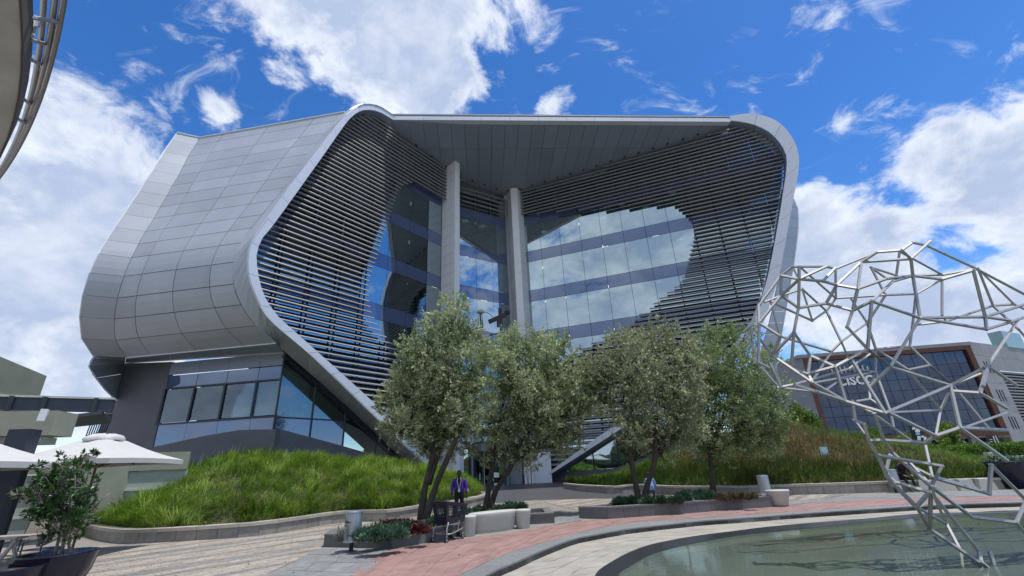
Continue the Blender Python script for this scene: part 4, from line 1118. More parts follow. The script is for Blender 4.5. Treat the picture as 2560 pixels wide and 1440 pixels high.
for _ in range(N_L):
    u = gr.random(); t = gr.random()**1.25
    p = sample(GL, u, t); d = math.hypot(p[0], p[1])
    cx_, cy_ = math.floor(p[0]/.55)+.5*(math.floor(p[1]/.55) % 2), math.floor(p[1]/.55); hsh = math.sin(cx_*12.9898+cy_*78.233)*43758.5453; hsh -= math.floor(hsh)
    h = gr.uniform(.28, .60)*(1.0 if t > .06 else .8)*(.55+.85*hsh); cl = math.sin(p[0]*2.3+1.3*math.sin(p[1]*1.9))*math.cos(p[1]*2.7+p[0])
    ang = gr.gauss(-1.2, .7)+cl*1.2+(hsh-.5)*4.5; ln = gr.uniform(.15, .55)*(1.25 if t < .12 else 1)*(.6+.8*hsh)
    if hsh < .10 and gr.random() < .6: continue
    spots.append((p-V(0, 0, .03), h*(1+.25*cl), (math.cos(ang)*ln, math.sin(ang)*ln), gr.uniform(.012, .026)))
for _ in range(5200):   # overhanging tufts at the wall
    u = gr.random(); p = sample(GL, u, gr.uniform(0, .05)); k = min(int(u*(len(lnrm)-1)), len(lnrm)-1)
    o = -lnrm[k]*gr.uniform(.25, .62)+V(gr.gauss(0, .15), gr.gauss(0, .15))
    if math.sin(p[0]*1.1+p[1]) < -.2: continue
    spots.append((p, gr.uniform(.3, .55), (o[0], o[1]), gr.uniform(.012, .024)))
for _ in range(260):   # big arching tussocks
    u = gr.random(); t = gr.random()**1.6*.9; c0 = sample(GL, u, t); a0 = gr.gauss(-1.4, .9)
    for _k in range(26):
        a = a0+gr.gauss(0, .9); ln = gr.uniform(.25, .75); spots.append((c0+V(gr.gauss(0, .05), gr.gauss(0, .05), -.02), gr.uniform(.5, .85), (math.cos(a)*ln, math.sin(a)*ln), gr.uniform(.014, .024)))
go = blades('grass', spots, GRASS); tag(go, 'long green grass covering the left mound', 'grass', kind='stuff')
# pale seed heads along the crest
sp = []
for _ in range(70):
    u = gr.uniform(.08, .42); p = sample(GL, u, gr.uniform(.75, .98)); sp.append((p+V(0, 0, .2), gr.uniform(.55, .8), (gr.uniform(.05, .2), gr.uniform(-.1, .1)), .035))
so = blades('seed_heads', sp, mat('pale_seed', (.42, .4, .33), .8)); tag(so, 'pale seed heads above the left mound', 'grass', kind='stuff')
# right mound
frontr = [V(*(rc[k]+rnrm[k]*.40), .42+rz2[k]) for k in range(len(rc))]
back_r = [V(3.2, 34.2, .7), at(1465, 1204, 33.5), at(1540, 1186, 33), at(1620, 1160, 32.5), at(1700, 1128, 32), at(1800, 1095, 31.5), at(1900, 1060, 31), at(1965, 1050, 31), at(2065, 1074, 30.5), at(2190, 1096, 30), at(2315, 1114, 29), at(2390, 1138, 28), at(2480, 1152, 27), at(2580, 1156, 25.5), V(31, 24, 1.2), V(33, 22, .8)]
mo_r, GR = mound('grass_mound', frontr, smooth_curve(back_r, 90), lambda t: min(1, 1.1*t**.8-.1*t**3), None)
sg, srs = [], []
for _ in range(46000):
    u = gr.random()**.9; t = gr.random()**1.2; p = sample(GR, u, t)
    h = gr.uniform(.22, .50); cl = math.sin(p[0]*1.9+1.3*math.sin(p[1]*2.1))*math.cos(p[1]*2.3+p[0]*.7)
    ang = gr.gauss(-1.6, 1.1)+cl; ln = gr.uniform(.1, .45)
    rust = (p[0] > 9.0 and p[0] < 24) and (gr.random() < (.80 if .12 < t < .80 else .22)*sstep((p[0]-8)/3)*(1 if p[0] < 17 else max(0, 1-(p[0]-17)/6)))
    (srs if rust else sg).append((p-V(0, 0, .03), h*(1+.25*cl), (math.cos(ang)*ln, math.sin(ang)*ln), gr.uniform(.014, .03)))
dry = [x for x in spots if math.sin(x[0][0]*.9+1.0)*math.sin(x[0][1]*1.3+.4) > .72 and gr.random() < .8][:1500]
dgo = blades('dry_grass', [(b+V(.02, .02, .02), h, l, w) for b, h, l, w in dry], leafmat('dry_grass_blade', (.10, .09, .04), (.22, .19, .09), (.36, .32, .17), .7)); tag(dgo, 'dry brown grass patches on the left mound', 'grass', kind='stuff')
belt = []
for _ in range(9000):
    u = gr.random(); p = sample(GR, u, gr.uniform(0, .20)); a = gr.gauss(-1.6, .9); ln = gr.uniform(.1, .45); belt.append((p, gr.uniform(.35, .65), (math.cos(a)*ln, math.sin(a)*ln), gr.uniform(.016, .03)))
o = blades('reed_grass', belt, leafmat('dark_reed', (.02, .05, .012), (.06, .115, .025), (.15, .22, .05), .5)); tag(o, 'tall dark green grass belt along the right stone wall', 'grass', kind='stuff')
o = blades('grass', sg, GRASS_R); tag(o, 'green grass covering the right mound', 'grass', kind='stuff')
o = blades('rust_grass', srs, RUST); tag(o, 'rust brown grass patch on the right mound', 'grass', kind='stuff')

# ---- leaf clouds
def leaf_mesh(name, pts, dirs, size, m, parent, aspect=.34, rs=None, fold=False):
    n = len(pts); rs = rs or npr
    d = dirs/np.linalg.norm(dirs, axis=1)[:, None]
    rv = rs.normal(size=(n, 3)); s = np.cross(d, rv); s /= np.linalg.norm(s, axis=1)[:, None]
    L = (size*rs.uniform(.65, 1.35, n))[:, None]; W = L*aspect*.5
    nn = np.cross(d, s)
    a = pts; b = pts+d*L*.5+s*W+nn*L*.06; c = pts+d*L; e = pts+d*L*.5-s*W+nn*L*.06
    Vv = np.stack([a, b, c, e], 1).reshape(-1, 3)
    idx = np.arange(n)*4
    me = bpy.data.meshes.new(name); me.vertices.add(n*4); me.vertices.foreach_set('co', Vv.ravel())
    me.loops.add(n*4); me.loops.foreach_set('vertex_index', np.arange(n*4))
    me.polygons.add(n); me.polygons.foreach_set('loop_start', idx); me.polygons.foreach_set('loop_total', np.full(n, 4))
    me.materials.append(m); me.update(); me.validate()
    o = bpy.data.objects.new(name, me); COL.objects.link(o)
    if parent is not None: o.parent = parent
    return o
def grow(base, blobs, rs, trunks, r0, steps=5):
    """branches: trunk polylines plus limbs reaching into every blob centre"""
    mb = MB(); tips = []
    for tr in trunks:
        pts = smooth_curve(tr, 14); rad = [r0*(1-.62*k/13)*(1+.10*math.sin(k*1.7)) for k in range(14)]; rad[0] *= 1.25
        mb.tube([tuple(p) for p in pts], rad, 9); tips.append((pts, rad))
    for c, r in blobs:
        best = None
        for pts, rad in tips:
            for k in range(5, 14):
                d = np.linalg.norm(pts[k]-c)+ (0 if pts[k][2] < c[2] else 3)
                if best is None or d < best[0]: best = (d, pts[k], rad[k])
        p0, rr = best[1], best[2]; mid = p0*.5+c*.5+V(*rs.uniform(-.25, .25, 2), rs.uniform(-.35, .05))
        pp = smooth_curve([p0, mid, c+V(*rs.uniform(-.3, .3, 3))], 7); mb.tube([tuple(p) for p in pp], [max(.012, rr*.62*(1-.8*k/6)) for k in range(7)], 6)
        for q in range(9):
            st = pp[rs.randint(2, 6)]; e = c+unit(rs.normal(size=3))*r*rs.uniform(.5, .95)
            m_ = st*.5+e*.5+rs.uniform(-.15, .15, 3); mb.tube([tuple(st), tuple(m_), tuple(e)], [min(.022, r0*.3), min(.014, r0*.2), .004], 4)
    return mb
def make_tree(name, label, blobs_px, Y, trunks, r0, leafm, n, size, seed, cat='tree', flowers=0, ydepth=1.0, group=None, clump=26, flat=.9):
    rs = np.random.RandomState(seed); base = V(*trunks[0][0])
    t = empty(name, base); tag(t, label, cat, group)
    blobs = []
    for px, py, r in blobs_px:
        yy = Y+rs.uniform(-.55, .55)*ydepth; c = at(px, py, yy); rr = r*yy/1180.0*1.14; blobs.append((c, rr))
    grow(base, blobs, rs, [[V(*q) for q in tr] for tr in trunks], r0).build('trunk', BARK, t, smooth=True)
    vol = np.array([b[1]**2.1 for b in blobs]); vol /= vol.sum(); P, D = [], []; FP = []
    for (c, r), f in zip(blobs, vol):
        nc = max(4, int(n*f/clump))
        for _ in range(nc):
            u = unit(rs.normal(size=3)); rad = r*rs.uniform(.25, 1.08)**.55 if rs.rand() < .8 else r*rs.uniform(.2, .8)
            cc = c+u*rad*V(1, .95, flat); k = max(5, clump+rs.randint(-6, 6))
            out = unit(u*.7+V(0, 0, .45)+rs.normal(size=3)*.45); ln = r*rs.uniform(.28, .62); tt_ = rs.rand(k)   # a spray: leaves along a twig
            sp = np.outer(tt_-.55, out)*ln+rs.normal(size=(k, 3))*r*.055*(1.15-.7*tt_)[:, None]
            P.append(cc+sp); D.append(rs.normal(size=(k, 3))*.55+out)
            if flowers and rs.rand() < flowers: FP.append(cc+out*r*.10)
    P = np.concatenate(P)-base; D = np.concatenate(D)
    leaf_mesh('crown', P, D, size, leafm, t, rs=rs)
    if FP:
        fb_ = MB()
        for c in FP:
            s = rs.uniform(.028, .052); c = c
            for ring in range(3):
                pass
            fb_.lathe([(0, -s), (s*.8, -s*.5), (s, .2*s), (s*.6, s*.8), (0, s)], c, 5)
        o = fb_.build('blossom', mat('cream_blossom', (.52, .55, .34), .8), t)
        o['kind'] = 'stuff'
    return t
OLIVE = leafmat('olive_leaf', (.12, .17, .085), (.33, .40, .205), (.62, .68, .41), .45, vscale=1.1, trans=.3)
OLIVE2 = leafmat('grey_olive_leaf', (.13, .16, .09), (.31, .35, .195), (.55, .59, .36), .5, vscale=1.1, trans=.3)
OLIVE3 = leafmat('green_olive_leaf', (.09, .145, .06), (.25, .335, .14), (.48, .55, .26), .45, vscale=1.1, trans=.3)
def G(px, py, z=0.0): return tuple(gnd(px, py, z))
t1b = gnd(1052, 1308, .15); Y1_ = t1b[1]
make_tree('bottlebrush_tree', 'tall leaning silvery green tree with two close stems beside the shopping cart', [(1132,775,48),(1105,830,62),(1160,840,55),(1040,880,50),(1090,910,75),(1010,935,38),(1165,920,70),(1040,965,68),(1120,985,70),(985,1000,30),(1020,1040,52),(1080,1060,60),(1160,1040,55),(972,1068,30),(1215,900,45),(1005,1075,42),(1065,1105,46),(1135,1095,50),(968,1010,34),(1190,985,55)], Y1_,
          [[t1b, at(1060, 1230, Y1_), at(1080, 1150, Y1_), at(1098, 1060, Y1_+.1), at(1112, 950, Y1_), at(1120, 850, Y1_)], [t1b+V(.12, -.05, 0), at(1095, 1200, Y1_-.1), at(1135, 1110, Y1_-.2), at(1175, 1010, Y1_-.3), at(1190, 930, Y1_-.2)], [at(1068, 1210, Y1_), at(1100, 1120, Y1_+.2), at(1120, 1040, Y1_+.3), at(1090, 940, Y1_+.5)]], .125, OLIVE, 48000, .125, 21, flowers=.35, group='trees in the forecourt planters')
t2b = gnd(1212, 1284, .15); Y2_ = t2b[1]
make_tree('bottlebrush_tree', 'silvery green forked tree standing behind the oval concrete bench', [(1245,880,52),(1300,865,62),(1360,880,58),(1400,920,66),(1290,940,80),(1350,985,90),(1430,990,55),(1270,1020,75),(1420,1050,50),(1340,1060,78),(1230,1070,48),(1290,1110,50),(1380,1105,40),(1395,855,34),(1445,940,40),(1458,1010,42),(1235,1120,48),(1305,1140,44),(1415,1100,42),(1205,985,52),(1200,1060,40)], Y2_,
          [[t2b, at(1222, 1220, Y2_), at(1235, 1140, Y2_), at(1250, 1050, Y2_), at(1270, 950, Y2_)], [t2b+V(.15, 0, 0), at(1240, 1225, Y2_-.1), at(1270, 1180, Y2_-.15), at(1305, 1110, Y2_-.2), at(1340, 1020, Y2_-.3), at(1370, 940, Y2_-.2)]], .115, OLIVE, 50000, .13, 22, flowers=.3, group='trees in the forecourt planters')
t3b = gnd(1598, 1264, .2); Y3_ = t3b[1]
make_tree('bottlebrush_tree', 'sparse brownish green tree with a low forked trunk beside the person in blue', [(1560,860,55),(1625,850,58),(1690,860,55),(1530,930,58),(1600,930,75),(1670,940,72),(1475,915,40),(1550,1010,66),(1630,1020,72),(1700,1020,58),(1590,1075,52),(1660,1085,52),(1480,960,34),(1730,900,46),(1495,990,44),(1645,1115,46),(1712,1080,54),(1720,970,50)], Y3_,
          [[t3b, at(1592, 1222, Y3_), at(1578, 1150, Y3_), at(1580, 1060, Y3_), at(1575, 950, Y3_)], [t3b+V(.15, 0, 0), at(1618, 1215, Y3_-.1), at(1637, 1150, Y3_-.1), at(1640, 1060, Y3_), at(1655, 950, Y3_)]], .12, OLIVE2, 36000, .13, 23, flowers=.35, group='trees in the forecourt planters')
t4b = gnd(1783, 1240, .2); Y4_ = 22.5; t4b = at(1783, 1232, Y4_)
make_tree('bottlebrush_tree', 'dense dark green tree with single trunk at the right end of the long planter', [(1790,850,48),(1850,850,50),(1900,900,50),(1760,910,60),(1830,920,75),(1905,970,58),(1770,985,75),(1850,1000,80),(1740,1050,52),(1810,1065,70),(1890,1050,62),(1930,1010,36),(1860,1105,46),(1755,1110,46),(1722,1010,52),(1910,1105,42),(1940,1055,42),(1810,1130,38)], Y4_,
          [[t4b, at(1778, 1170, Y4_), at(1775, 1110, Y4_), at(1785, 1030, Y4_), at(1800, 930, Y4_)], [at(1776, 1140, Y4_), at(1800, 1060, Y4_-.2), at(1840, 980, Y4_-.3), at(1860, 900, Y4_)]], .12, OLIVE3, 46000, .135, 24, flowers=.22, group='trees in the forecourt planters')

# ================================================================== planters and street furniture
def planter(name, label, base_px, h, step, back_pts, plants):
    """base_px: visible front outline (image points on the ground, left to right); back_pts: hidden corners in plan"""
    fr = [g2(p) for p in base_px]; ring = fr+[V(*p) for p in back_pts]
    A = sum(ring[i][0]*ring[(i+1) % len(ring)][1]-ring[(i+1) % len(ring)][0]*ring[i][1] for i in range(len(ring)))
    cen = sum(ring)/len(ring); t = empty(name, (cen[0], cen[1], 0)); tag(t, label, 'planter')
    n = len(ring); inn = []
    for i in range(n):
        a, b, c = ring[i-1], ring[i], ring[(i+1) % n]
        e1, e2 = unit(b-a), unit(c-b); n1, n2 = V(-e1[1], e1[0]), V(-e2[1], e2[0])
        if A < 0: n1, n2 = -n1, -n2
        m_ = unit(n1+n2); inn.append(b+m_*.28/max(.35, np.dot(m_, n1)))
    for i in range(n):
        a, b = ring[i], ring[(i+1) % n]; ia, ib = inn[i], inn[(i+1) % n]; L = np.linalg.norm(b-a); k = max(1, int(round(L/step)))
        for j in range(k):
            u0, u1 = j/k, (j+1)/k; g = .004/L
            q = [a+(b-a)*(u0+g), a+(b-a)*(u1-g), ia+(ib-ia)*(u1-g), ia+(ib-ia)*(u0+g)]
            MB().hexa([V(*p, -.02) for p in q], [V(*p, h-.05) for p in q]).build('granite_block', GRANITE, t)
        k = max(1, int(round(L/(step*2.2))))
        for j in range(k):
            u0, u1 = j/k, (j+1)/k; g = .003/L; e = unit(b-a); no = V(e[1], -e[0])*(1 if A > 0 else -1)*.012
            q = [a+no+(b-a)*(u0+g), a+no+(b-a)*(u1-g), ia+(ib-ia)*(u1-g), ia+(ib-ia)*(u0+g)]
            MB().hexa([V(*p, h-.05) for p in q], [V(*p, h) for p in q]).build('coping_slab', mat('coping_granite', (.155, .155, .155), .6, var=.15, vscale=10, island=.1), t)
    so = MB().hexa([V(*p, h-.14) for p in inn], [V(*p, h-.06) for p in inn]).build('soil', SOIL, t)
    return t, inn
plA, inA = planter('granite_planter', 'long dark granite planter running behind the concrete bench and cart', [(808,1368),(980,1372),(1105,1351),(1165,1334),(1290,1313),(1387,1308)], .31, .62, [g2((1374,1292)), g2((1190,1305)), V(-3.9, 15.4), V(-5.6, 14.35)], None)
plC, inC = planter('granite_planter', 'long dark granite planter in front of the person in the blue shirt', [(1448,1296),(1521,1298),(1640,1290),(1780,1279),(1936,1268)], .37, .55, [g2((1925,1260)), g2((1780,1268)), g2((1600,1279))], None)
def foliage_patch(name, label, px_list, Y, r, m, n, size, seed, h=.3, cat='shrub', aspect=.3, group=None):
    rs = np.random.RandomState(seed); cs = [np.array(gnd(px, py, h)) for px, py in px_list]
    t = empty(name, cs[0]*V(1, 1, 0)+V(0, 0, h)); tag(t, label, cat, group); P, D = [], []
    for c in cs:
        for _ in range(n//len(cs)//14):
            u = rs.normal(size=3); u[2] = abs(u[2]); u = unit(u); cc = c+u*r*rs.uniform(.3, 1)*V(1, .8, .75)
            k = 14; P.append(cc+rs.normal(size=(k, 3))*.025); D.append(rs.normal(size=(k, 3))*.5+u+V(0, 0, .5))
    leaf_mesh('foliage', np.concatenate(P)-V(*t.location), np.concatenate(D), size, m, t, rs=rs, aspect=aspect)
    return t
JUN = leafmat('blue_green_shrub', (.028, .065, .04), (.065, .135, .085), (.15, .25, .17), .5, vscale=2, trans=.15)
REDL = leafmat('dark_red_leaf', (.035, .012, .012), (.085, .025, .022), (.16, .06, .04), .5, vscale=3, trans=.15)
DKG = leafmat('dark_shrub', (.02, .05, .028), (.045, .10, .055), (.10, .18, .10), .5, vscale=2, trans=.15)
foliage_patch('low_shrub', 'grey green low planting beside the metal litter bin', [(910,1345),(935,1340),(960,1338),(985,1334),(1010,1330),(930,1352),(960,1350),(990,1345)], 0, .26, JUN, 9000, .10, 31, h=.33, group='shrubs in the front planter')
foliage_patch('low_shrub', 'dark red leafy plants at the foot of the leaning tree', [(965,1322),(990,1320),(1015,1322),(1035,1326),(1050,1332)], 0, .22, REDL, 5000, .09, 32, h=.33, group='shrubs in the front planter', aspect=.6)
foliage_patch('low_shrub', 'green shrub directly behind the shopping cart', [(1085,1313),(1100,1310)], 0, .25, JUN, 2600, .08, 33, h=.33, group='shrubs in the front planter')
foliage_patch('low_shrub', 'dark green shrub left of the forked tree, behind the pale stools', [(1180,1292),(1200,1288),(1165,1298)], 0, .3, DKG, 5000, .09, 34, h=.36, group='shrubs in the front planter')
foliage_patch('low_shrub', 'rounded dark green shrub behind the oval concrete bench', [(1250,1284),(1275,1277),(1298,1277),(1268,1286)], 0, .30, DKG, 9000, .09, 35, h=.36, group='shrubs in the front planter')
foliage_patch('low_shrub', 'low green shrubs at the foot of the forked tree by the person in blue', [(1550,1260),(1580,1258),(1620,1259),(1650,1258),(1690,1257)], 0, .26, DKG, 8000, .09, 36, h=.37, group='shrubs in the long planter')
foliage_patch('low_shrub', 'taller blue green shrub mound right of the person in blue', [(1725,1249),(1750,1246),(1770,1248),(1710,1252)], 0, .36, JUN, 8000, .10, 37, h=.37, group='shrubs in the long planter')
foliage_patch('low_shrub', 'thin brown green plants at the right end of the long planter', [(1805,1248),(1830,1247),(1855,1246),(1880,1247)], 0, .2, leafmat('dry_shrub', (.05, .045, .02), (.10, .09, .04), (.17, .15, .07), .6, vscale=2), 3000, .09, 38, h=.37, group='shrubs in the long planter')
# spiky grey plant left of the bin
sp = []
b0 = gnd(850, 1352, .3)
for _ in range(60):
    a = gr.uniform(0, 6.28); l = gr.uniform(.1, .3); sp.append((b0+V(gr.gauss(0, .05), gr.gauss(0, .05), -.02), gr.uniform(.25, .5), (math.cos(a)*l, math.sin(a)*l), .02))
o = blades('spiky_plant', sp, leafmat('grey_spike', (.10, .13, .10), (.18, .22, .17), (.28, .32, .26), .6)); tag(o, 'spiky grey green plant left of the metal litter bin', 'plant')

def litter_bin(name, label, base, sc=1.0, tilt=0.0, graffiti=False):
    t = empty(name, base); tag(t, label, 'litter bin', 'round metal litter bins')
    MB().tube([base, base+V(0, 0, .5*sc)], .055*sc, 10).build('post', mat('bin_post', (.03, .032, .04), .5, .3), t)
    sh = mat('galvanised', (.43, .46, .51), .38, .75, var=.12, vscale=3, streak=(3, 3, .4))
    b = base+V(.02, -.04, .0)
    MB().lathe([(.19*sc, .24*sc), (.225*sc, .245*sc), (.225*sc, .93*sc), (.235*sc, .94*sc), (.235*sc, .965*sc), (.205*sc, .965*sc), (.2*sc, .6*sc), (0, .6*sc)], b, 32).build('drum', sh, t, smooth=False)
    MB().lathe([(.205*sc, .95*sc), (.19*sc, .985*sc), (.10*sc, .99*sc), (.10*sc, .955*sc)], b, 28).build('lid_ring', sh, t)
    if graffiti:
        ink = mat('black_marker', (.01, .01, .015), .7)
        for k, st in enumerate([[(-.10,.80),(-.09,.72),(-.075,.66),(-.05,.66)],[(-.045,.71),(-.06,.68),(-.045,.66),(-.03,.665)],[(-.02,.70),(-.03,.67),(-.01,.665),(0,.70)],[(.0,.70),(.01,.66),(.03,.665),(.05,.69),(.055,.665),(.075,.665)],[(-.08,.60),(-.02,.605)],[(-.04,.86),(-.03,.865)],[(-.01,.86),(.0,.865)]]):
            pts = []
            for x, z in st:
                a = -math.pi/2+x/.225-.28; pts.append(b+V(math.cos(a)*.227, math.sin(a)*.227, z))
            MB().tube(pts, .006, 5).build('marker_stroke', ink, t)
    return t
litter_bin('litter_bin', 'galvanised round litter bin with black scribbles on a post', gnd(877, 1380), .93, graffiti=True)
b2 = gnd(1914, 1243); b2 = at(1914, 1240, 20.2); b2[2] = 0
litter_bin('litter_bin', 'galvanised round litter bin behind the right end of the long planter', b2, 1.0)
b3 = gnd(2228, 1231); b3[1] -= .3
litter_bin('litter_bin', 'galvanised round litter bin before the right wall beside the dark clothed person', b3, .95)

def stool(label, base, r=.24, h=.50):
    t = tag(MB().lathe([(r*.74, 0), (r*.78, .02), (r*.97, h-.07), (r, h-.03), (r*.97, h), (r*.4, h+.006), (0, h+.006)], base, 32).build('concrete_stool', CONC, None, smooth=True), label, 'stool', 'pale concrete stools')
    for p in t.data.polygons: p.use_smooth = True
    return t
stool('pale concrete tapered stool between the shopping cart and the oval bench', gnd(1170, 1340), .25, .52)
stool('pale concrete tapered stool at the right end of the oval bench', gnd(1308, 1319)-V(0,.1,0), .26, .52)
bc = (gnd(1182, 1336)+gnd(1280, 1326))/2+V(0, .22, 0); br = math.atan2((gnd(1278, 1325)-gnd(1178, 1338))[1], (gnd(1278, 1325)-gnd(1178, 1338))[0])
bt = empty('oval_bench', bc); tag(bt, 'large oval pale concrete bench between two round stools', 'bench')
MB().lathe([(.80, 0), (.84, 0), (.84, .05), (.83, .055)], bc, 44, sx=.82, sy=.29, rz=br).build('plinth', CONC, bt)
MB().lathe([(.83, .06), (.86, .07), (.99, .46), (1.0, .50), (.985, .53), (.95, .54)], bc, 44, sx=.82, sy=.32, rz=br).build('body', CONC, bt, smooth=True)
MB().lathe([(.95, .538), (.90, .528), (0, .520)], bc, 44, sx=.82, sy=.32, rz=br).build('seat', mat('worn_concrete', (.36, .37, .35), .7, var=.12, vscale=4), bt)
b4 = (gnd(1942, 1269)+gnd(1985, 1267))/2+V(0, .3, 0)
t = tag(MB().lathe([(.62, .03), (.66, .05), (.95, .46), (1.0, .52), (.97, .55), (0, .54)], b4, 36, sx=.42, sy=.32, rz=-.06).build('concrete_bench', CONC, None), 'small pale concrete bench beside the right end of the long planter', 'bench')
for p in t.data.polygons: p.use_smooth = True
# pale concrete block seats against the right wall
for k, (px0, px1, lab) in enumerate(((2300, 2398, 'widest pale concrete block seat beside the dark clothed person'), (2402, 2448, 'middle pale concrete block seat before the right wall'), (2452, 2500, 'rightmost pale concrete block seat near the dark pot'))):
    a, b = gnd(px0, 1230-(px0-2300)*.022), gnd(px1, 1230-(px1-2300)*.022); e = unit(b-a); nb2 = V(-e[1], e[0], 0); L = np.linalg.norm(b-a)
    lo = [a+e*.02, b-e*.02, b-e*.02+nb2*.5, a+e*.02+nb2*.5]; hi = [a+e*.10+V(0, 0, .44)+nb2*.05, b-e*.10+V(0, 0, .44)+nb2*.05, b-e*.1+V(0, 0, .44)+nb2*.5, a+e*.10+V(0, 0, .44)+nb2*.5]
    tag(MB().hexa(lo, hi).build('block_seat', CONC), lab, 'seat', 'pale concrete block seats')
# dark pot at the right edge with a narrow stem plant
pb = gnd(2540, 1222)+V(.3, .2, 0)
pt = empty('plant_pot', pb); tag(pt, 'tall dark tapered pot at the right edge of the path', 'pot')
MB().lathe([(.50, 0), (.53, .02), (.72, .98), (.75, 1.0), (.75, 1.06), (.68, 1.06), (.66, .9), (0, .9)], pb, 32).build('pot', NAVY, pt, smooth=True)
rs = np.random.RandomState(3); P = rs.normal(size=(500, 3))*V(.3, .3, .12)+V(0, 0, 1.05); leaf_mesh('foliage', P, rs.normal(size=(500, 3))+V(0, 0, 1), .14, DKG, pt)

# ---- shopping cart
def shopping_cart():
    base = (gnd(1076, 1356)+gnd(1121, 1359))/2; ex = unit(gnd(1121, 1359)-gnd(1076, 1356)); fwd = unit(V(.50, .86, 0)); 
    c = empty('shopping_cart', base); tag(c, 'dark plastic shopping cart on a metal frame beside the pale stool', 'shopping cart')
    W = .50; L = .92
    def P(x, y, z): return base+ex*x+fwd*y+V(0, 0, z)
    fr = STEEL
    for s in (-1, 1):
        x = s*W/2
        MB().tube([P(x, .0, .14), P(x*.98, .03, .22), P(x*.95, .02, .30), P(x*.86, .10, .40), P(x*.84, .12, .47)], .017, 8).build('leg', fr, c, smooth=True)
        MB().tube([P(x, .03, .2), P(x*.9, .25, .19), P(x*.8, .55, .22), P(x*.7, .80, .26)], .017, 8).build('frame_rail', fr, c, smooth=True)
        MB().tube([P(x*.8, .55, .22), P(x*.8, .60, .47)], .014, 8).build('strut', fr, c)
        for y, hx in ((0.0, x), (.78, x*.72)):
            w = empty('wheel', P(hx, y, .07)-base); w.parent = c
            MB().tube([P(hx-.016, y, .065), P(hx+.016, y, .065)], .062, 16).build('tyre', BLACK, w)
            MB().tube([P(hx-.019, y, .065), P(hx+.019, y, .065)], .03, 12).build('rim', fr, w)
            MB().obox(P(hx, y, .07), P(hx, y+.02, .17), .045, .03).build('fork', fr, w)
    MB().tube([P(-W/2*.95, .06, .20), P(W/2*.95, .06, .20)], .013, 8).build('cross_bar', fr, c)
    MB().tube([P(-W/2*.7, .8, .26), P(W/2*.7, .8, .26)], .013, 8).build('cross_bar', fr, c)
    # basket: walls with slotted grids
    zb, zt = .44, .98
    lo = [(-.21, .05), (.21, .05), (.19, .86), (-.19, .86)]; hi = [(-.27, -.03), (.27, -.03), (.24, .94), (-.24, .94)]
    hz_ = [zt, zt, zt-.14, zt-.14]; names = ['front_wall', 'side_wall', 'back_wall', 'side_wall']
    for k in range(4):
        a, b = lo[k], lo[(k+1) % 4]; d, e = hi[k], hi[(k+1) % 4]; za, ze = hz_[k], hz_[(k+1) % 4]
        def Q(u, v):
            l = (a[0]+(b[0]-a[0])*u, a[1]+(b[1]-a[1])*u); h = (d[0]+(e[0]-d[0])*u, d[1]+(e[1]-d[1])*u); zz = za+(ze-za)*u
            return P(l[0]+(h[0]-l[0])*v, l[1]+(h[1]-l[1])*v, zb+(zz-zb)*v)
        mb = MB(); cuts = (.30, .78, .30, .70) if k == 0 else (.10, .90, .28, .86)
        u0, u1, v0, v1 = cuts
        nrm = unit(np.cross(Q(1, 0)-Q(0, 0), Q(0, 1)-Q(0, 0)))
        for q in ((0, u0, 0, 1), (u1, 1, 0, 1), (u0, u1, 0, v0), (u0, u1, v1, 1)):
            mb.slab(Q(q[0], q[2]), Q(q[1], q[2]), Q(q[1], q[3]), Q(q[0], q[3]), .012, nrm)
        nu = 8 if k % 2 == 0 else 13
        for i in range(1, nu): mb.obox(Q(u0+(u1-u0)*i/nu, v0), Q(u0+(u1-u0)*i/nu, v1), .011, .011)
        for i in range(1, 6): mb.obox(Q(u0, v0+(v1-v0)*i/6), Q(u1, v0+(v1-v0)*i/6), .011, .011)
        mb.build(names[k], mat('cart_plastic', (.010, .013, .030), .4), c)
    fl = MB(); fl.slab(P(-.21, .05, zb), P(.21, .05, zb), P(.19, .86, zb), P(-.19, .86, zb), .02, V(0, 0, 1)); fl.build('basket_floor', mat('cart_plastic', (.010, .013, .030), .4), c)
    MB().tube([P(-.29, -.05, zt), P(.29, -.05, zt), P(.26, .95, zt-.14), P(-.26, .95, zt-.14), P(-.29, -.05, zt)], .016, 6).build('basket_rim', BLACK, c)
    MB().tube([P(-.33, .0, zt+.02), P(-.30, -.02, zt+.05), P(.30, -.02, zt+.05), P(.33, 0, zt+.02)], .017, 8).build('handle', BLACK, c)
    MB().box(P(-.02, .08, zt+.03), .36, .10, .02, math.atan2(ex[1], ex[0])).build('handle_label', mat('lime_label', (.35, .42, .05), .5), c)
shopping_cart()

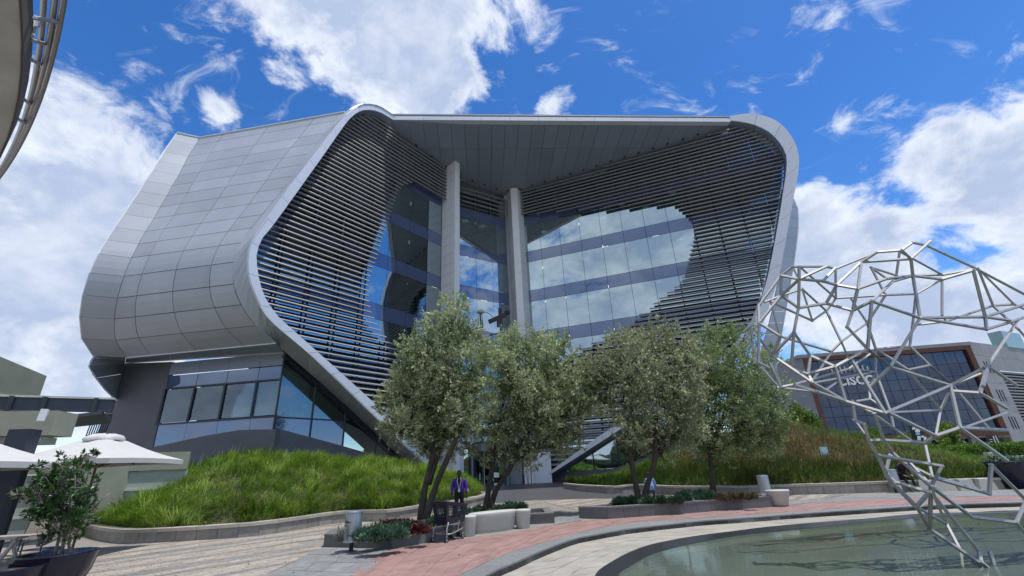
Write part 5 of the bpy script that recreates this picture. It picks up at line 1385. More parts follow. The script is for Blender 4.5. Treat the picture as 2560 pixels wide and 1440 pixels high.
# ================================================================== people
SKIN_D = mat('dark_skin', (.055, .03, .02), .55); HAIR = mat('grey_hair', (.09, .09, .09), .9)
def skin_mesh(verts, edges, radii, sub=2):
    me = bpy.data.meshes.new('figure'); me.from_pydata([tuple(map(float, v)) for v in verts], edges, []); me.update()
    o = bpy.data.objects.new('figure', me); COL.objects.link(o)
    sk = o.modifiers.new('skin', 'SKIN'); sk.use_smooth_shade = True
    for i, r in enumerate(radii):
        d = me.skin_vertices[0].data[i]; d.radius = (r, r) if not isinstance(r, tuple) else r; d.use_root = (i == 0)
    ss = o.modifiers.new('sub', 'SUBSURF'); ss.levels = sub; ss.render_levels = sub
    dg = bpy.context.evaluated_depsgraph_get(); dg.update()
    ev = bpy.data.meshes.new_from_object(o.evaluated_get(dg)); bpy.data.objects.remove(o)
    return ev
def hand(v, e, r, wrist, d, side, palm=.045, root=None):
    """palm, four fingers and a thumb as short chains off the wrist joint"""
    d = unit(d); side = unit(side); i0 = len(v); v.append(wrist+d*palm); e.append((root, i0)); r.append((.034, .016))
    for k in range(4):
        off = side*(-.027+.018*k); l = (.060, .070, .066, .052)[k]; j = len(v)
        v.append(wrist+d*(palm+.035)+off); v.append(wrist+d*(palm+.035+l*.5)+off+V(0, 0, -.004)); v.append(wrist+d*(palm+.033+l*.85)+off-np.cross(d, side)*.018)
        e += [(i0, j), (j, j+1), (j+1, j+2)]; r += [.009, .0085, .0075]
    j = len(v); v.append(wrist+d*(palm*.7)-side*.04); v.append(wrist+d*(palm+.03)-side*.055); e += [(i0, j), (j, j+1)]; r += [.010, .0085]
def assign(me, mats, fn):
    for m in mats: me.materials.append(m)
    for p in me.polygons: p.material_index = fn(p.center); p.use_smooth = True
def add_obj(name, me, parent, xf):
    o = bpy.data.objects.new(name, me); COL.objects.link(o); me.transform(xf); o.parent = parent; return o
def head_parts(par, c, R, xf, skin, hair, facing=V(0, -1, 0), bald=False):
    """eyes, ears, nose and mouth placed on the head at c"""
    f = unit(facing); s = unit(np.cross(f, V(0, 0, 1)))
    def put(mb, nm, m):
        o = mb.build(nm, m, None, smooth=True); o.data.transform(xf); o.parent = par
    for k in (-1, 1):
        put(MB().lathe([(0, -.012), (.012, 0), (0, .012)], c+f*R*.88+s*k*.032, 8), 'eye', mat('eye_white', (.5, .48, .45), .3))
        put(MB().lathe([(0, -.03), (.014, -.015), (.017, .012), (0, .03)], c+s*k*R*.96-V(0, 0, .008), 8), 'ear', skin)
    put(MB().tube([c+f*R*.94+V(0, 0, .01), c+f*R*1.14-V(0, 0, .03), c+f*R*.98-V(0, 0, .042)], [.009, .015, .012], 8), 'nose', skin)
    put(MB().tube([c+f*R*.96-s*.024-V(0, 0, .068), c+f*R*1.02-V(0, 0, .066), c+f*R*.96+s*.024-V(0, 0, .068)], .007, 6), 'mouth', mat('lips', (.07, .025, .022), .5))
def standing_man():
    base = gnd(1148, 1308); t = empty('person', base); tag(t, 'person in purple jacket and white lanyard walking behind the shopping cart', 'person')
    rot = Matrix.Rotation(math.radians(6), 4, 'Z')
    hip, chest, neck, hd = V(0, 0, .93), V(0, .0, 1.28), V(0, -.01, 1.49), V(0, -.03, 1.64)
    v = [hip, V(0, 0, 1.1), chest, V(0, 0, 1.42), neck, V(0, -.02, 1.55), hd, V(0, -.025, 1.70)]
    e = [(0, 1), (1, 2), (2, 3), (3, 4), (4, 5), (5, 6), (6, 7)]; r = [(.155, .12), (.165, .135), (.175, .125), (.12, .09), .058, .062, (.082, .098), (.06, .075)]
    for s, fy in ((-1, -.16), (1, .12)):
        k = len(v); v += [V(s*.095, 0, .86), V(s*.10, fy*.6-.02, .48), V(s*.10, fy, .09), V(s*.11, fy-.13, .035)]
        e += [(0, k), (k, k+1), (k+1, k+2), (k+2, k+3)]; r += [.088, .06, .042, .038]
    for s, bend in ((-1, -.10), (1, -.02)):
        k = len(v); v += [V(s*.17, 0, 1.40), V(s*.25, .02, 1.13), V(s*.27, bend-.03, .90)]
        e += [(3, k), (k, k+1), (k+1, k+2)]; r += [.062, .046, .034]
        hand(v, e, r, V(s*.27, bend-.03, .90), V(s*.05, -.12, -1), V(0, 1, 0), root=k+2)
    me = skin_mesh(v, e, r); mats = [SKIN_D, mat('navy_shirt', (.012, .012, .022), .8), mat('navy_trousers', (.014, .015, .025), .85), mat('black_shoe', (.01, .01, .01), .5)]
    def fm(c):
        if c.z < .10: return 3
        if abs(c.x) > .2 and c.z < .97: return 0
        if c.z < 1.0: return 2
        if c.z < 1.49: return 1
        return 0
    assign(me, mats, fm); add_obj('body', me, t, rot)
    # purple jacket, open at the front, white stripes on the sleeves
    v = [V(0, .03, .92), V(0, .03, 1.12), V(0, .02, 1.30), V(0, .012, 1.43)]; e = [(0, 1), (1, 2), (2, 3)]; r = [(.215, .165), (.205, .165), (.20, .145), (.14, .10)]
    for s, bend in ((-1, -.10), (1, -.02)):
        k = len(v); v += [V(s*.185, 0, 1.40), V(s*.265, .02, 1.14), V(s*.28, bend-.02, .955)]
        e += [(3, k), (k, k+1), (k+1, k+2)]; r += [.082, .068, .058]
    me = skin_mesh(v, e, r)
    bm = bmesh.new(); bm.from_mesh(me)
    bmesh.ops.delete(bm, geom=[f for f in bm.faces if abs(f.calc_center_median().x) < .075 and f.calc_center_median().y < -.02], context='FACES'); bm.to_mesh(me); bm.free()
    assign(me, [mat('purple_nylon', (.095, .018, .36), .38, var=.2, vscale=6), WHITE], lambda c: 1 if abs(c.x) > .315 and c.z < 1.1 else 0); add_obj('jacket', me, t, rot)
    def put(mb, nm, m):
        o = mb.build(nm, m, None); o.data.transform(rot); o.parent = t
    put(MB().tube([V(-.05, -.04, 1.50), V(-.07, -.135, 1.38), V(-.02, -.155, 1.16), V(.0, -.155, 1.13), V(.02, -.155, 1.16), V(.07, -.135, 1.38), V(.05, -.04, 1.50)], .011, 5), 'lanyard', WHITE)
    put(MB().box(V(0, -.165, 1.07), .075, .012, .11), 'badge', WHITE)
    head_parts(t, V(0, -.035, 1.63), .088, rot, SKIN_D, HAIR)
    o = MB().lathe([(.088, -.01), (.093, .03), (.075, .07), (.03, .092), (0, .095)], V(0, -.02, 1.655), 16, sx=.95, sy=1.08).build('hair', HAIR, None, smooth=True); o.data.transform(rot); o.parent = t
standing_man()
def seated(label, seat_pt, face_az, top_m, trouser_m, skin_m, hair_m, lean=.12, hunch=.1):
    """seated figure; seat_pt on the top of the seat"""
    t = empty('person', seat_pt); tag(t, label, 'person')
    rot = Matrix.Rotation(-math.radians(face_az)+math.pi, 4, 'Z')  # local facing is -y
    hip = V(0, 0, .10); v = [hip, V(0, -.02, .28), V(0, -lean*.6, .46), V(0, -lean, .60), V(0, -lean-hunch*.6, .67), V(0, -lean-hunch, .72), V(0, -lean-hunch*1.5, .80), V(0, -lean-hunch*1.6, .86)]
    e = [(i, i+1) for i in range(7)]; r = [(.165, .125), (.165, .125), (.18, .125), (.13, .09), .058, .062, (.082, .098), (.06, .075)]
    for s in (-1, 1):
        k = len(v); v += [V(s*.10, -.08, .08), V(s*.13, -.45, .06), V(s*.13, -.47, -.33), V(s*.13, -.60, -.38)]
        e += [(0, k), (k, k+1), (k+1, k+2), (k+2, k+3)]; r += [.09, .062, .043, .038]
        k = len(v); v += [V(s*.18, -lean, .58), V(s*.25, -lean-.03, .32), V(s*.14, -lean-.26, .20)]
        e += [(3, k), (k, k+1), (k+1, k+2)]; r += [.064, .048, .034]
        hand(v, e, r, V(s*.14, -lean-.26, .20), V(-s*.25, -1, -.2), V(1, 0, 0), root=k+2)
    me = skin_mesh(v, e, r)
    def fm(c):
        if c.z > .665: return 0
        if c.y < -lean-.24 and c.z > .12: return 0
        if c.z > .13 and c.y > -.40: return 1
        if c.z < -.33: return 3
        return 2
    assign(me, [skin_m, top_m, trouser_m, mat('black_shoe', (.01, .01, .01), .5)], fm); add_obj('body', me, t, rot)
    hc = V(0, -lean-hunch*1.55, .80); head_parts(t, hc, .088, rot, skin_m, hair_m)
    o = MB().lathe([(.09, -.03), (.097, .02), (.078, .065), (.03, .09), (0, .093)], hc+V(0, .018, .02), 16, sx=.95, sy=1.05).build('hair', hair_m, None, smooth=True); o.data.transform(rot); o.parent = t
sb = gnd(1632, 1249, .40); sb = at(1630, 1242, 22.6); 
seated('person in pale blue shirt sitting with back turned behind the long planter', V(sb[0], sb[1], .34), 12, mat('blue_shirt', (.20, .33, .62), .75, var=.1, vscale=8), mat('grey_trousers', (.06, .06, .07), .9), mat('tan_skin', (.22, .12, .08), .6), mat('dark_hair', (.015, .012, .01), .8), lean=.20, hunch=.16)
sd_ = gnd(2288, 1229); k = int(np.argmin(np.linalg.norm(rc-sd_[:2], axis=1)))
seated('person in dark clothes sitting on the right stone wall beside the litter bin', V(rc[k][0]+.1, rc[k][1]+.12, .46), 190, mat('black_cloth', (.008, .008, .012), .9), mat('black_cloth', (.008, .008, .012), .9), mat('tan_skin', (.22, .12, .08), .6), mat('dark_hair', (.015, .012, .01), .8), lean=.22, hunch=.12)

# ================================================================== wire sculpture in the pond
SC = empty('wire_sculpture', (8.9, 9.0, TERR-.05))
tag(SC, 'large stainless steel wireframe sculpture of angular bars standing in the pond', 'sculpture')
def c5(x, y): return (1840+x/3.5556, 560+y/3.5556)
def c6(x, y): return (1840+x/4.0, 860+y/4.0)
def c7(x, y): return (1920+x/4.0, 1080+y/4.0)
def sdepth(px, py, lay):
    """depth of the hollow body: front shell, back shell and the silhouette between them"""
    yc = 10.6-(py-900)*.0022 if py > 900 else 10.6
    t = {'f': -1.0, 'b': 1.0, 'm': 0.0}[lay]
    hw = 1.55 if py < 1000 else 1.55-.9*sstep((py-1000)/380)
    cx_ = 2230 if py < 900 else 2230+(py-900)*.55
    e = max(.25, 1-((px-cx_)/430)**2)**.5
    wob = .16*math.sin(px*.031+py*.017)+.12*math.sin(px*.013-py*.041)
    return yc+t*hw*e+wob
_nodes = {}
def node(px, py, lay):
    k = (round(px/7), round(py/7), lay)
    for dx in (-1, 0, 1):
        for dy in (-1, 0, 1):
            kk = (k[0]+dx, k[1]+dy, lay)
            if kk in _nodes: return _nodes[kk]
    _nodes[k] = at(px, py, sdepth(px, py, lay)); return _nodes[k]
BARS5 = """500 380 805 378 m;500 380 400 458 m;560 385 562 490 f;505 385 555 488 b;800 380 562 490 f;805 378 880 400 m;880 395 772 508 f;565 492 775 510 f;775 512 895 543 f;400 458 558 490 f;400 460 402 636 f;402 636 560 490 f;575 388 888 660 b;
880 405 1245 252 m;885 420 893 660 b;1242 250 1472 235 m;1475 230 1570 165 m;1570 165 1690 190 m;1690 190 2090 375 m;1725 155 1555 310 f;1475 235 1550 310 f;1455 245 1425 458 b;1115 338 1552 312 f;1115 340 1245 255 f;1118 342 905 545 f;905 545 800 706 f;1130 350 1082 576 f;1082 576 1036 770 f;
910 546 1082 578 f;1082 576 1340 486 f;1340 486 1572 460 f;1200 385 1425 458 b;1200 385 1330 632 b;1552 312 1572 460 f;1572 460 1636 835 f;1572 462 1395 510 f;1395 510 1206 686 f;1206 686 1040 770 f;1575 458 1835 452 b;1575 462 1832 492 f;1835 452 2105 405 b;1832 492 2110 412 f;1480 240 1838 452 b;
1832 492 1600 622 b;1835 495 1832 812 b;1832 812 1868 866 b;1330 632 1586 640 b;1582 645 1570 900 b;892 660 1330 632 b;888 662 803 772 b;803 775 678 860 b;800 765 588 578 b;582 585 676 858 b;585 576 405 636 b;562 492 555 746 f;558 746 800 706 f;802 706 1036 770 f;555 748 515 965 f;402 640 555 746 f;398 645 205 880 f;398 462 198 735 m;198 725 200 885 f;260 692 385 612 b;
310 692 672 860 b;310 700 396 1000 b;205 890 396 1000 f;200 885 200 1225 f;205 1010 320 1168 f;396 1002 320 1168 f;515 965 320 1168 f;510 975 490 1290 f;515 975 660 1170 f;396 1002 848 1134 b;660 1172 640 1332 f;662 1174 882 1268 f;802 780 936 1046 b;1166 880 936 1046 b;936 1046 848 1134 b;848 1134 690 1378 b;940 1050 1002 1200 b;1036 772 988 916 f;988 916 1170 1112 f;1206 688 1172 1112 f;
1330 636 1166 880 b;1166 880 1242 1110 b;1025 668 1166 880 b;1210 688 1634 836 f;1638 832 2215 826 f;1638 838 2228 936 f;2228 936 2510 850 f;2245 826 2425 856 f;2212 826 2600 705 f;1868 868 2285 726 b;1605 888 1868 866 b;2125 390 2238 800 f;2150 395 2280 722 b;2280 722 2472 714 b;2170 400 2472 714 b;2125 388 2650 670 m;2310 730 2510 935 b;2510 935 2640 1085 b;2472 714 2640 790 b;2238 800 2236 915 f;
1630 842 1372 1270 f;1556 890 1545 1086 b;1242 1112 1545 1086 b;1545 1088 1722 1256 b;1722 1256 1925 1432 b;1170 1114 882 1268 f;1170 1114 1372 1275 f;2508 852 2236 1262 f;2508 852 2640 800 f;2236 1262 1905 1436 f;2240 1262 2196 1436 f;2236 1262 2490 1432 f;130 905 195 715 m;78 952 130 905 m;78 952 192 1180 b;130 905 150 1080 b;1205 386 1330 480 b"""
BARS6 = """210 180 395 270 m;345 205 448 425 f;395 270 440 430 f;215 185 425 436 b;250 245 425 436 b;360 118 760 385 f;551 252 720 298 f;551 252 735 372 f;425 436 592 404 m;592 402 780 372 b;780 388 1395 280 b;770 362 1132 246 b;1132 246 1345 98 b;592 406 805 476 f;805 476 1095 572 f;465 448 832 482 b;722 298 990 226 f;990 226 1112 545 f;742 292 800 432 f;760 385 800 432 f;800 432 1105 542 f;1105 545 1490 690 f;1160 575 1190 762 f;
1165 582 1352 682 b;1352 682 1795 1000 b;1210 572 1340 552 b;1340 552 1440 622 b;895 462 1020 372 b;1165 172 1492 676 f;1395 70 1395 275 b;1395 275 1330 440 b;1330 440 1340 555 b;1395 275 1150 244 b;1400 280 1545 685 b;1545 685 1572 822 b;1541 232 1332 436 f;1332 436 1490 688 f;1320 50 1541 232 f;1541 232 2095 462 f;1400 60 1721 258 b;1721 258 2045 662 b;1721 258 1915 214 b;1935 212 2155 405 b;2155 405 2165 445 b;2098 462 1495 688 f;2098 462 2485 232 f;2165 445 2440 300 b;2098 465 2240 836 f;2165 450 2048 662 b;2120 468 2440 490 f;2200 460 2530 850 b;2440 488 2530 250 f;2440 490 2700 640 f;
1530 668 2045 665 b;2045 668 1998 912 b;1545 695 1998 918 f;1998 918 1888 988 f;1998 918 2245 842 f;2245 836 2700 862 f;2250 842 2700 1160 f;2310 826 2700 690 b;1888 988 1480 962 f;1480 962 1330 966 f;1390 705 1500 955 f;1190 762 1282 802 f;1190 768 1280 892 b;1282 802 1325 955 f;1325 958 1412 1112 f;1412 1112 2055 1222 f;1490 962 1560 1085 f;1560 1085 1950 1425 f;1540 1112 1960 1322 b;1960 1322 2400 1445 b;2055 1222 1945 1432 f;1412 1118 1500 1275 f;1500 1275 1640 1445 b;1528 1150 1500 1290 b;1735 1190 1945 1415 b;1888 990 1950 1310 b"""
BARS7 = """1090 240 1190 445 f;1190 445 1485 748 f;1190 458 1445 720 b;1230 488 1612 602 f;1612 606 1488 728 f;1612 704 1495 752 b;1635 580 1618 970 f;1505 775 1592 955 f;1540 790 1785 922 b;1785 922 1910 1160 b;1635 590 1660 640 f;1650 580 2040 850 f;2040 850 2480 905 f;2480 905 2620 600 f;2480 905 2640 1090 f;1660 640 1790 920 b;1665 612 2110 1195 f;2110 1195 2130 1300 f;2130 1300 2290 1432 f;1590 958 2290 1432 f;1950 1242 2290 1432 b;2222 1215 2290 1432 f;2224 1215 2440 1388 b;2290 1432 2660 1355 f;2210 616 2232 332 f;2232 332 2640 740 f;1410 302 1630 560 f;1640 452 2210 616 f;1730 345 1632 570 f"""
for txt, conv in ((BARS5, c5), (BARS6, c6), (BARS7, c7)):
    for ln in txt.replace('\n', '').split(';'):
        q = ln.split()
        if len(q) < 5: continue
        x0, y0, x1, y1 = map(float, q[:4]); a = conv(x0, y0); b = conv(x1, y1); lay = q[4]
        A, B = node(*a, lay), node(*b, lay)
        if np.linalg.norm(A-B) < .12: continue
        d = unit(B-A); w = .050
        MB().obox(A-d*.03, B+d*.03, w, w*.9, up=(.3, .5, 1)).build('bar', STEEL, SC)
# stepped feet down into the water
for px, py in ((2492, 1437), (2600, 1440)):
    c = at(px, py, sdepth(px, py, 'f')); MB().obox(c, V(c[0], c[1], -.5), .08, .08).build('bar', STEEL, SC)

# ================================================================== left side: round roof edge, cafe, umbrellas, pots
CONC_G = mat('weathered_concrete', (.50, .53, .48), .85, var=.22, vscale=1.2, bump=.25, bscale=18)
CONC_C = mat('cafe_concrete', (.30, .315, .25), .85, var=.12, vscale=.8, bump=.12, bscale=20)
DKST = mat('dark_steel', (.06, .075, .09), .5, .3, var=.1)
rr = empty('round_roof', (-15.5, -7.86, 0)); tag(rr, 'round concrete roof edge with curved metal rails overhead at upper left', 'roof')
def arc(c, r, z, a0, a1, n=60): return [V(c[0]+r*math.cos(a), c[1]+r*math.sin(a), z) for a in np.linspace(a0, a1, n)]
rc0 = (-15.3845, -7.8065); A0, A1 = math.radians(-10), math.radians(110)
def ring(r0, r1, z0, z1, m, nm):
    n = 61; lo0 = arc(rc0, r0, z0, A0, A1, n); lo1 = arc(rc0, r1, z0, A0, A1, n); hi0 = arc(rc0, r0, z1, A0, A1, n); hi1 = arc(rc0, r1, z1, A0, A1, n)
    f = []
    for k in range(n-1): f += [(k, k+1, n+k+1, n+k), (2*n+k, 3*n+k, 3*n+k+1, 2*n+k+1), (n+k, n+k+1, 3*n+k+1, 3*n+k), (k, 2*n+k, 2*n+k+1, k+1)]
    MB().add(lo0+lo1+hi0+hi1, f).build(nm, m, rr)
ring(9.0, 15.155, 6.0, 6.22, CONC_G, 'slab')
ring(15.158, 15.176, 5.985, 6.26, mat('brown_edge', (.10, .085, .075), .7), 'edge_band')
PIPE = mat('painted_pipe', (.30, .28, .29), .35, .6)
_in = [(110, 0), (105, 60), (100, 110), (90, 180), (75, 250), (45, 340), (10, 410)]; _ou = [(158, 0), (150, 60), (140, 110), (119, 180), (97, 250), (60, 340), (20, 412)]
for wgt, z, rad in ((0, 6.5, .028), (.55, 6.5, .028), (1.0, 6.5, .030)):
    q = [gnd(a[0]*(1-wgt)+b[0]*wgt, a[1], z)[:2] for a, b in zip(_in, _ou)]; Q_ = np.array(q)
    s_ = np.linalg.lstsq(np.c_[2*Q_, np.ones(len(Q_))], (Q_**2).sum(1), rcond=None)[0]; c = s_[:2]; r = math.sqrt(s_[2]+s_[0]**2+s_[1]**2)
    aa = [math.atan2(k[1]-c[1], k[0]-c[0]) for k in Q_]; MB().tube(arc(c, r, z, min(aa)-.3, max(aa)+.3, 80), rad, 8).build('rail', PIPE, rr, smooth=True)
for py, pxo in ((45, 150), (100, 112), (150, 100), (250, 74), (298, 62)):
    a = gnd(76 if py < 220 else 76-(py-200)*.33, py-2, 6.2); b = gnd(pxo, py+10, 6.5); MB().tube([a, b], .022, 6).build('bracket', STEEL, rr)
MB().tube([gnd(76, 88, 6.2), gnd(90, 44, 6.7), gnd(140, 72, 6.5)], .03, 6).build('bracket', STEEL, rr)

cafe = empty('cafe_building', (-17, 17, 0)); tag(cafe, 'low concrete cafe building with dark steel canopy at the left edge', 'building')
def wl(a, b, z0, z1, th, m, nm, par=cafe):
    a, b = V(*a, 0), V(*b, 0); e = unit(b-a); n = V(-e[1], e[0], 0)*th
    return MB().hexa([a+UP0*z0, b+UP0*z0, b+n+UP0*z0, a+n+UP0*z0], [a+UP0*z1, b+UP0*z1, b+n+UP0*z1, a+n+UP0*z1]).build(nm, m, par)
wl((-18.7, 13.8), (-21.7, 20.0), 5.15, 6.63, 1.5, CONC_C, 'parapet')
wl((-18.6, 13.6), (-21.62, 20.1), 5.05, 5.35, 1.6, CONC_G, 'parapet_ledge')
wl((-20.2, 14.7), (-15.85, 17.4), 4.47, 4.92, .35, DKST, 'canopy_beam')
wl((-20.2, 14.6), (-15.8, 17.35), 4.92, 4.99, .6, CONC_G, 'canopy_capping')
for u in (.45, .62, .9):
    p = V(-20.2, 14.7, 0)*(1-u)+V(-15.85, 17.4, 0)*u; MB().obox(p+V(.05, -.08, 4.4), p+V(.05, -.08, 4.95), .10, .10).build('beam_stiffener', DKST, cafe)
MB().hexa([V(-17.6, 16.0, 3.95), V(-15.9, 17.1, 4.35), V(-17.6, 19.5, 4.3), V(-19.5, 18, 3.9)], [V(-17.6, 16.0, 4.1), V(-15.9, 17.1, 4.46), V(-17.6, 19.5, 4.45), V(-19.5, 18, 4.1)]).build('canopy_roof', DKST, cafe)
wl((-18.4, 13.0), (-14.45, 14.0), 3.32, 4.05, 1.0, CONC_C, 'fascia')
wl((-18.4, 13.1), (-14.9, 14.1), 3.1, 3.31, .9, CONC_G, 'fascia_soffit')
wl((-17.6, 17.6), (-17.2, 21.5), 0, 2.95, -.3, CONC_C, 'side_wall')
wl((-20.5, 18.4), (-15.2, 21.4), 2.35, 3.1, .3, CONC_C, 'lintel')
wl((-20.5, 18.5), (-15.2, 21.5), 0, 2.33, .2, mat('pale_panel', (.38, .42, .38), .6, var=.15, vscale=1.5), 'glazed_screen')
for z in (.75, 1.55): wl((-20.5, 18.42), (-15.2, 21.42), z, z+.07, .06, CONC_G, 'screen_rail')
for x, y, w in ((-13.45, 12.35, .5), (-15.9, 13.4, .3)):
    MB().box((x, y, 0), w, .4, 3.3, .2, base=True).build('dark_column', mat('dark_blue_steel', (.015, .022, .04), .45), cafe)
MB().box((-14.85, 12.9, 0), .7, .1, 3.0, .3, base=True).build('shopfront_pane', GLASS, cafe)
# wall speaker, spot lamp and balcony railing
spk = empty('wall_speaker', at(97, 1042, 13.7)); tag(spk, 'white box loudspeaker fixed to the cafe fascia', 'speaker')
c = at(97, 1038, 13.55); MB().hexa([c+V(-.16, .12, -.17), c+V(.10, -.12, -.17), c+V(.22, .0, -.17), c+V(.0, .25, -.17)], [c+V(-.10, .12, .17), c+V(.13, -.12, .17), c+V(.24, 0, .17), c+V(.03, .25, .17)]).build('cabinet', WHITE, spk)
MB().slab(c+V(-.145, .10, -.15), c+V(.085, -.115, -.15), c+V(.115, -.115, .15), c+V(-.09, .10, .15), .01, V(-.7, -.7, 0)).build('grille', mat('grey_grille', (.35, .35, .33), .8), spk)
lamp = empty('wall_lamp', at(97, 1100, 14.2)); tag(lamp, 'small white spot lamp under the cafe fascia', 'lamp')
c = at(97, 1098, 14.2); MB().tube([c+V(0, 0, .1), c+V(.02, 0, -.02)], .02, 6).build('arm', WHITE, lamp); MB().tube([c+V(.05, -.02, .02), c+V(-.07, -.05, -.12)], .05, 10).build('head', WHITE, lamp)
ral = empty('balcony_railing', at(245, 1090, 22)); tag(ral, 'black balcony railing of vertical bars beside the dark render wall', 'railing')
a, b = at(215, 1090, 22), at(265, 1078, 22)
for k in range(9):
    p = a+(b-a)*k/8; MB().obox(p, p+V(.06, 0, .78), .035, .035).build('bar', BLACK, ral)
MB().obox(a, b, .05, .05).build('rail', BLACK, ral); MB().obox(a+V(.06, 0, .78), b+V(.06, 0, .78), .05, .05).build('rail', BLACK, ral)

CANV = mat('cream_canvas', (.52, .52, .51), .85, var=.05, vscale=3); CANU = CANV
def umbrella(label, pole, half, zb, zt, rz, txt=True, tpos=.70):
    t = empty('patio_umbrella', (pole[0], pole[1], 0)); tag(t, label, 'umbrella', 'white cafe umbrellas')
    P0 = V(pole[0], pole[1], 0); ca, sa = math.cos(rz), math.sin(rz)
    def Q(x, y, z): return P0+V(x*ca-y*sa, x*sa+y*ca, z)
    MB().tube([Q(0, 0, 0), Q(0, 0, zt-.1)], .032, 10).build('pole', WOOD, t)
    n = 9; v = []; rings = 7; h = half
    cor = [(-h, -h), (h, -h), (h, h), (-h, h)]; per = []
    for k in range(4):
        a, b = cor[k], cor[(k+1) % 4]
        for i in range(n-1): u = i/(n-1); per.append((a[0]+(b[0]-a[0])*u, a[1]+(b[1]-a[1])*u, math.sin(math.pi*u)))
    for r in range(rings+1):
        u = .26+(1-.26)*r/rings
        for x, y, s in per: v.append(Q(x*u*(1-.02*s*u), y*u*(1-.02*s*u), zt+(zb-zt)*(u-.26)/.74*(1.0)-.05*math.sin(math.pi*(u-.26)/.74)+.03*s*u))
    m = len(per); f = [(r*m+k, r*m+(k+1) % m, (r+1)*m+(k+1) % m, (r+1)*m+k) for r in range(rings) for k in range(m)]
    k0 = len(v)
    for x, y, s in per: v.append(Q(x*1.0*(1-.02*s), y*(1-.02*s), zb-.13+.03*s))
    f += [(rings*m+k, rings*m+(k+1) % m, k0+(k+1) % m, k0+k) for k in range(m)]
    o = MB().add(v, f).build('canopy', CANV, t)
    sol = o.modifiers.new('thick', 'SOLIDIFY'); sol.thickness = .006
    # bunched vent cap
    vr = MB(); rg = [(.30, zt-.02), (.31, zt+.05), (.27, zt+.13), (.20, zt+.17), (.08, zt+.19), (0, zt+.19)]
    vv = []
    for r, z in rg:
        for k in range(20):
            a = 2*math.pi*k/20; q = r*half/.95*(1+.10*math.sin(k*2.3)+.06*math.sin(k*5.1)); vv.append(Q(q*math.cos(a), q*math.sin(a), z+.03*math.sin(k*1.9+r*9)))
    vr.add(vv, [(i*20+k, i*20+(k+1) % 20, (i+1)*20+(k+1) % 20, (i+1)*20+k) for i in range(5) for k in range(20)]).build('vent_cap', CANV, t, smooth=True)
    for x, y in cor+[(0, -h), (h, 0), (0, h), (-h, 0)]:
        MB().obox(Q(0, 0, zt-.12), Q(x*.97, y*.97, zb-.06), .03, .04).build('rib', WOOD, t)
        MB().obox(Q(0, 0, zt-.75), Q(x*.5, y*.5, (zt+zb)/2-.1), .025, .03).build('strut', WOOD, t)
    if txt:
        tx = text_mesh('tashas', .17, mat('blue_print', (.03, .10, .22), .7), 'lettering', t, Q(h*tpos-.34, -h*.985-.012, zb+.01), V(ca, sa, 0), unit(V(-sa*.5, ca*.5, .35)), depth=.003)
    return t
umbrella('white patio umbrella with wooden pole behind the potted tree', (-12.62, 13.9), 1.52, 2.47, 3.05, .06)
umbrella('white patio umbrella cut by the left edge of the picture', (-13.1, 10.1), 1.75, 2.35, 3.0, .05, tpos=.80)

# pots and the potted fig
def bowl(label, c, r, h, m, grp='dark glazed plant bowls'):
    t = empty('plant_bowl', c); tag(t, label, 'pot', grp)
    MB().lathe([(r*.55, 0), (r*.62, .02), (r*.88, h*.55), (r*.98, h*.95), (r, h), (r*.94, h), (r*.90, h*.86)], c, 40).build('bowl', m, t, smooth=True)
    MB().lathe([(r*.905, h*.88), (r*.5, h*.92), (0, h*.93)], c, 24).build('soil', SOIL, t); return t
pc = at(146, 1381, 9.4); ph = pc[2]; pc[2] = 0
bowl('big dark blue glazed bowl holding the fig tree', pc, .60, ph, NAVY)
pc2 = at(192, 1392, 10.3); h2 = pc2[2]; pc2[2] = 0
bowl('dark bowl partly hidden right behind the big fig bowl', pc2, .33, h2-.03, mat('dark_brown_glaze', (.02, .015, .018), .35))
pc3 = at(105, 1372, 11.2); h3 = pc3[2]; pc3[2] = 0
bowl('dark blue bowl standing behind the fig bowl on the left', pc3, .38, h3, NAVY)
pc4 = at(20, 1418, 8.6); h4 = pc4[2]; pc4[2] = 0
bowl('dark bowl at the lower left corner under the table', pc4, .50, h4, NAVY)
FIG = leafmat('fig_leaf', (.015, .045, .012), (.04, .105, .025), (.10, .20, .055), .28, vscale=1.6, trans=.2)
fb0 = V(pc[0]+.05, pc[1], ph*.92); fy = pc[1]
BARK_OLD = BARK; BARK = mat('pale_bark', (.22, .20, .175), .9, var=.25, vscale=9, bump=.5, bscale=20, streak=(1, 1, .3))
make_tree('fig_tree', 'potted fig tree with pale stems in the big blue bowl', [(165,1150,20),(190,1175,28),(140,1185,28),(100,1205,26),(215,1215,26),(160,1215,36),(110,1245,30),(70,1235,18),(225,1250,24),(180,1260,36),(130,1275,32),(85,1285,22),(215,1290,26),(165,1305,30),(120,1325,20),(190,1325,20),(35,1232,10),(240,1128,8),(215,1140,10),(95,1165,14)], fy,
          [[fb0+V(-.10, 0, 0), at(150, 1330, fy), at(158, 1270, fy), at(160, 1215, fy), at(165, 1165, fy)], [fb0+V(.03, 0, 0), at(163, 1320, fy), at(176, 1255, fy), at(180, 1200, fy), at(185, 1160, fy)], [fb0+V(.16, .02, 0), at(172, 1335, fy), at(180, 1290, fy), at(205, 1240, fy)]], .026, FIG, 4600, .09, 41, clump=12, ydepth=.5, flowers=0)
BARK = BARK_OLD
